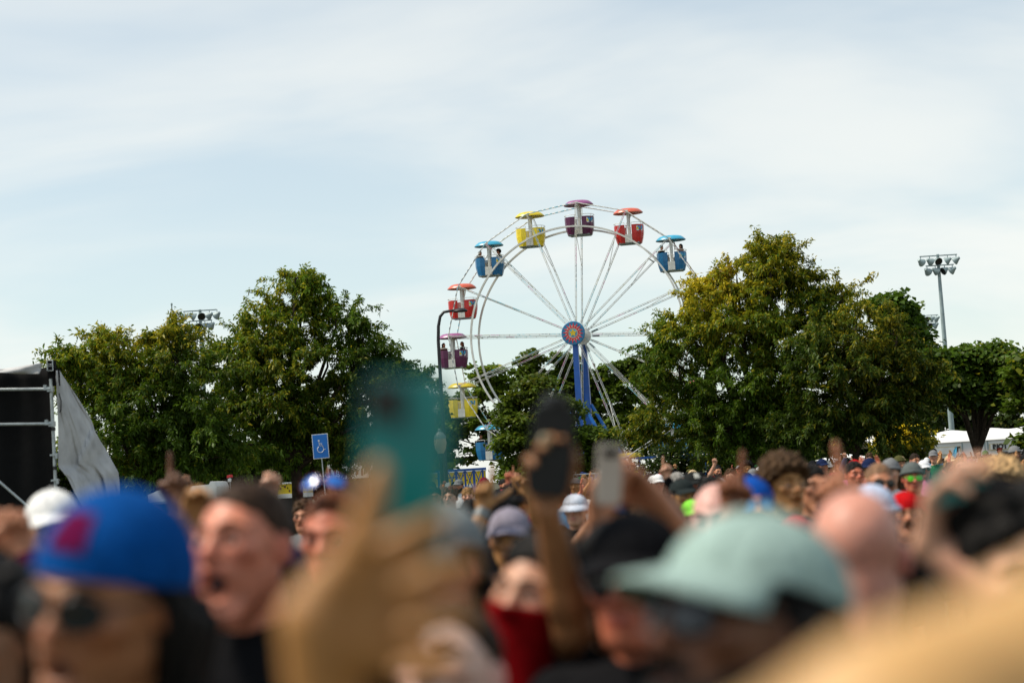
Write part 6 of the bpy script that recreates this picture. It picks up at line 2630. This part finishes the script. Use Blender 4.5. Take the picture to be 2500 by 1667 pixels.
yb = sp('person with a yellow badge standing above the green sunglasses', 2234, 1126, 30, 2, 'tilt', skin='fair', shirt=('tee', 'black'), hair=('short', 'darkbrown'), group=mid)
MB().lathe([(0, -.006), (.045, -.006), (.05, 0), (.045, .006), (0, .006)], 18, (.05, -.165, 1.46), Matrix.Rotation(math.pi / 2, 3, 'X')).build('badge', M['plain'], yb, True, color=(.75, .5, .01))
sp('fair haired person in sunglasses beside the blue feather flag', 2344, 1136, 27, 0, 'woman', skin='pale', shirt=('tee', 'white'), hair=('long', 'sandy'), glasses=('black', 'black'), group=mid)
sp('person with purple hair near the feather flag', 2369, 1134, 36, -20, 'f_woman', skin='fair', shirt=('tee', 'purple'), hair=('bob', 'purple'), group=mid)
sp('curly blond person before the banner tent', 2402, 1137, 32, 10, 'f_plain', skin='ruddy', shirt=('tee', 'beige'), hair=('curly', 'blond'), group=mid)
sp('person in a maroon cap with white front by the tent', 2385, 1134, 40, 0, 'f_plain', skin='fair', shirt=('tee', 'black'), hair=('short', 'brown'), hat=('cap', 'maroon', None, 'white'), group=mid)
sp('person in a big furry tan hood before the tents', 2446, 1200, 9.0, -6, 'plain', skin='dark', shirt=('tee', 'black'), hair=('afro', (.50, .32, .15)), group=mid)
sp('brown haired person in sunglasses and a black headband', 1372, 1214, 21, -10, 'open', skin='ruddy', shirt=('tee', 'skyblue'), hair=('short', 'brown'), hat=('headband', 'black'), glasses=('black', 'black'), group=mid)
sp('person in a white bucket hat before the wheel base', 1405, 1246, 13.0, -14, 'plain', skin='pale', shirt=('tee', 'black'), hair=('short', 'black'), hat=('bucket', (.58, .62, .70)), group=mid)
sp('long haired person with moustache looking out under the filming arms', 1548, 1234, 10.4, 4, 'plain', skin='gold', shirt=('tee', 'black'), hair=('long', 'black'), beard=('moustache', 'darkbrown'), group=mid)
sp('person in a slate blue cap before the long haired moustache', 1492, 1262, 8.0, -20, 'plain', skin='tan', shirt=('tee', 'black'), hair=('short', 'black'), hat=('cap', (.05, .055, .10)), group=mid)
sp('person in a black cap with a red and white badge', 1226, 1213, 24, 2, 'plain', skin='ruddy', shirt=('tee', 'white'), hair=('short', 'black'), hat=('cap', 'black', None, (.5, .05, .06)), group=mid)
sp('fringed sandy haired person before the blue truss fence', 1142, 1212, 25, 6, 'woman', skin='pale', shirt=('tee', 'black'), hair=('fringe', 'sandy'), group=mid)
sp('laughing auburn haired person behind the teal phone', 1100, 1216, 21, -16, 'open', skin='pale', shirt=('tee', 'skyblue'), hair=('messy', 'auburn'), group=mid)
sp('black haired head blocking the view below the badge cap', 1226, 1262, 9.6, 170, 'plain', skin='fair', shirt=('tee', 'black'), hair=('messy', 'black'), eyes=False, group=mid)
sp('black clad person seen from behind left of the pointing hand', 1150, 1256, 14, 175, 'plain', False, skin='fair', shirt=('long', 'black'), hair=('short', 'black'), eyes=False, group=mid)
b, t = spu('person in black sunglasses and black hat bending one arm', 1262, 1226, 11.0, 20,
           L=dict(w=(1296, 1212, 10.6), f=(-.4, .9, 0), n=(-.6, 0, .6), pose='hold', pole=(.3, -1, .3)), skin='gold', shirt=('tee', 'black'), hair=('short', 'black'),
           hat=('bucket', 'black'), glasses=('black', 'black'), prot=False, group=mid)

sp('person in navy raising a fist behind the screaming person', 545, 1268, 13.0, 6, 'f_fist', skin='tan', shirt=('tee', 'navy'), hair=('short', 'black'), group=mid)
sp('person pointing up below the wheelchair sign', 742, 1262, 14.0, -10, 'f_point', skin='fair', shirt=('tee', 'grey'), hair=('messy', 'brown'), group=mid)
sp('person pointing up beside the badge cap', 1190, 1240, 16.0, 4, 'f_point', skin='fair', shirt=('tee', 'charcoal'), hair=('short', 'black'), group=mid)
sp('person raising a fist behind the pocket camera', 1318, 1240, 15.0, 0, 'f_fist', skin='ruddy', shirt=('tee', 'black'), hair=('short', 'brown'), group=mid)


def balloon():
    c = P(1810, 1186, 23.4)
    mb = MB()
    mb.lathe([(0, -.05), (.03, -.045), (.05, -.015), (.05, .015), (.03, .042), (0, .05)], 14, c, sx=1.0, sy=1.0)
    o = mb.build('balloon', M['enamel'], smooth=True, color=(.65, .10, .38), angle=80)
    tag(o, 'small pink balloon beside the wavy dark hair', 'balloon')


balloon()


def cap_letter():
    cap = [o for o in COL.objects if o.get('label', '').endswith('marked with an M')][0]
    c = [o for o in cap.children if o.name.startswith('cap')][0]
    tm = text_mesh('M', .06, .002, .002)
    tm.materials.clear()
    mk('letter', tm, M['black'], c, Matrix.Translation((0, -.106, .088)) @ Matrix.Rotation(math.radians(62), 4, 'X'))


cap_letter()

# ================================================================== riders in the gondolas
RIDERS = [(14, 1, 'seat', 'black', 'dark haired rider facing the wheel hub in the upper left blue gondola', 'charcoal', 'afro'),
          (14, -1, 'seat', 'black', 'rider in grey with long dark hair in the upper left blue gondola', 'grey', 'long'),
          (2, 1, 'seat_phone', 'black', 'bare armed rider raising a phone in the upper right blue gondola', (.45, .26, .18), 'bob'),
          (2, -1, 'seat', 'darkbrown', 'rider in black opposite the phone raiser', 'black', 'messy'),
          (12, 1, 'seat', 'auburn', 'red haired rider in the purple gondola by the lamp', 'black', 'bob'),
          (12, -1, 'seat', 'black', 'long dark haired rider behind the lamp in the purple gondola', 'brown', 'long'),
          (10, -1, 'seat', 'darkbrown', 'rider in a black vest in the low blue gondola', 'black', 'short'),
          (10, 1, 'seat', 'brown', 'rider in white in the low blue gondola nearest the tree', 'white', 'short')]
for k, side, tn, hcol, lab, sc_, hs_ in RIDERS:
    g = GOND[k]
    gl = Vector(g.location)
    p = Matrix.Rotation(g.rotation_euler.z, 3, 'Z') @ Vector((side * .58, 0.0, -2.06))
    yaw = math.degrees(g.rotation_euler.z) + (-90 if side > 0 else 90) + (35 if side < 0 else -35) * -1
    person(lab, TM[tn], gl + p, yaw, 1.0, skin='fair' if k != 2 else 'pale', shirt=('tee', sc_), hair=(hs_, hcol), eyes=False, group='riders on the ferris wheel')
    if tn == 'seat_phone':
        w = Vector(TM[tn]['arms']['R'][2])
        q = gl + p + Matrix.Rotation(math.radians(yaw), 3, 'Z') @ (w + Vector((.02, -.03, .12)))
        phone('dark phone held up by the gondola rider', q, (0, 0, 1), (-1, -.3, 0))

# ================================================================== the rest of the crowd
PLACES = [(300, 'near the black stage'), (700, 'on the tarpaulin side'), (1040, 'below the tallest tree'), (1250, 'before the blue truss fence'),
          (1560, 'below the wheel base'), (1800, 'by the dotted shrub'), (2060, 'under the broad golden tree'), (2280, 'under the olive tree'),
          (9999, 'before the banner tent')]
USED = set(o.get('label') for o in COL.objects)
CR_ = random.Random(21)
HATS = [None, None, None, None, None, ('cap', 'black'), ('cap', 'navy'), ('cap', 'grey'), ('cap', 'white'), ('cap', 'red'), ('cap', 'beige'), ('cap', 'green'),
        ('backcap', 'black'), ('backcap', 'maroon'), ('beanie', 'black'), ('beanie', 'grey'), ('beanie', 'olive'), ('bucket', 'beige'), ('bucket', 'black'), ('headband', 'red')]
HAIRS = [('short', 'black'), ('short', 'darkbrown'), ('short', 'brown'), ('messy', 'darkbrown'), ('messy', 'black'), ('messy', 'brown'), ('curly', 'black'), ('buzz', 'darkbrown'),
         ('long', 'darkbrown'), ('long', 'black'), ('long', 'blond'), ('longwavy', 'brown'), ('bob', 'black'), ('receding', 'brown'), ('fringe', 'auburn'), ('bob', 'sandy')]
SHIRTS = ['black'] * 9 + ['charcoal'] * 3 + ['grey', 'white', 'navy', 'navy', 'maroon', 'red', 'green', 'olive', 'purple', 'skyblue', 'yellow', 'orange', 'pink', 'white', 'denim', 'teal', 'beige']
HWORD = {'short': 'short', 'messy': 'tousled', 'curly': 'curly', 'buzz': 'cropped', 'long': 'long', 'longwavy': 'wavy', 'bob': 'bobbed', 'receding': 'thinning', 'fringe': 'fringed'}
CWORD = {'darkbrown': 'dark brown', 'skyblue': 'sky blue'}


def free(x, y, d=.40):
    return all((x - a) ** 2 + (y - b) ** 2 > d * d for a, b in FEET)


def crowd_person(px, Y, zhead, near=False):
    px, Y = float(px), float(Y)
    w = P(px, 1200, Y)
    if not free(w.x, w.y):
        return False
    hx, hy = PX((w.x, w.y, zhead))
    r = .13 * FPX / Y
    for (a, b_, y2, r2) in PROT:
        if Y < y2 - .2 and abs(hx - a) < (r + r2) * 0.95 and hy - r < b_ + r2 * .8:
            return False
        if Y < y2 - .2 and abs(hx - a) < (2 * r + r2) * 0.9 and hy + r < b_ + r2 * .6:
            return False
    place_ = [n for (m_, n) in PLACES if hx < m_][0]
    for _ in range(60):
        hat = CR_.choice(HATS)
        hair = CR_.choice(HAIRS)
        if hat and hair[0] in ('curly',):
            hair = ('short', 'black')
        sh = CR_.choice(SHIRTS)
        gl = CR_.random() < .16
        if near:
            T = CR_.choice(['plain', 'tilt', 'open', 'woman', 'down'])
            if sh not in ('black', 'charcoal', 'navy', 'maroon', 'grey'):
                sh = 'black'
        else:
            T = CR_.choices(['f_plain', 'f_woman', 'f_fist', 'f_point', 'f_phone', 'f_clap'], [9, 6, 1.7, 1.3, 1.2, 1.2])[0]
        act = {'f_fist': ' raising a fist', 'f_point': ' pointing up', 'f_phone': ' holding hands up', 'f_clap': ' clapping'}.get(T, '')
        hd = (CWORD.get(hat[1], hat[1]) + ' ' + {'cap': 'cap', 'backcap': 'backward cap', 'beanie': 'beanie', 'bucket': 'bucket hat', 'headband': 'headband'}[hat[0]]) if hat else \
            (HWORD[hair[0]] + ' ' + CWORD.get(hair[1], hair[1]) + ' hair')
        lab = ('near person with ' if near else 'far person with ' if Y > 26 else 'person with ') + hd + (' and sunglasses' if gl else '') + ' in ' + CWORD.get(sh, sh) + act + ' ' + place_
        if lab not in USED and len(lab.split()) <= 16:
            break
    else:
        return False
    USED.add(lab)
    yaw = CR_.gauss(-12, 22) if CR_.random() > .08 else CR_.uniform(90, 250)
    loc, s = place(TM[T], hx, hy, Y, yaw)
    FEET.append((loc.x, loc.y))
    person(lab, TM[T], loc, yaw, s, skin=CR_.choices(['fair', 'ruddy', 'pale', 'tan', 'gold', 'brown', 'dark'], [6, 5, 4, 3, 3, 1.6, .6])[0],
           shirt=(CR_.choices(['tee', 'long'], [4, 1])[0], sh), pants=CR_.choice(['charcoal', 'denim', 'black', 'olive']), hair=hair, hat=hat,
           glasses=('black', 'black') if gl else None, beard=(CR_.choice(['beard', 'goatee', 'moustache']), hair[1]) if (T in ('f_plain', 'f_fist', 'plain', 'tilt') and CR_.random() < .32) else None,
           eyes=Y < 26, group='people filling the crowd')
    if T == 'f_phone' and CR_.random() < .8:
        q = loc + Matrix.Rotation(math.radians(yaw), 3, 'Z') @ Vector((0, -.37, 1.66)) * s
        phone('dark phone of the ' + lab.replace('holding hands up ', ''), q, (0, 0, 1), (math.sin(math.radians(yaw)), -math.cos(math.radians(yaw)), 0))['label'] = \
            ' '.join(('dark phone held by ' + lab.replace(' holding hands up', '')).split()[:16])
    return True


NP = 0
# near filler, dark and low between the front rows
for Y in (3.8, 4.4, 5.0, 5.7, 6.4, 7.2, 8.0, 9.0):
    for px in np.arange(-60, 2560, 330):
        zc = CR_.uniform(1.44, 1.60)
        NP += crowd_person(px + CR_.uniform(-120, 120), Y + CR_.uniform(-.2, .2), zc, True)
for Y in (10.5, 12, 13.5, 15.5, 18, 20.5, 23.5, 27, 31, 36, 42, 49, 57):
    step = .72 * FPX / Y
    x = 1050.0
    while x < 2530:
        zc = CR_.gauss(1.60, .055)
        NP += crowd_person(x + CR_.uniform(-.2, .2) * step, Y * CR_.uniform(.97, 1.03), zc)
        x += step * CR_.uniform(.85, 1.2)
for Y in (12, 16, 21):
    for px in np.arange(280, 1040, 1.3 * FPX / Y):
        NP += crowd_person(px + CR_.uniform(-20, 20), Y, CR_.uniform(1.46, 1.56))
print('crowd', NP)
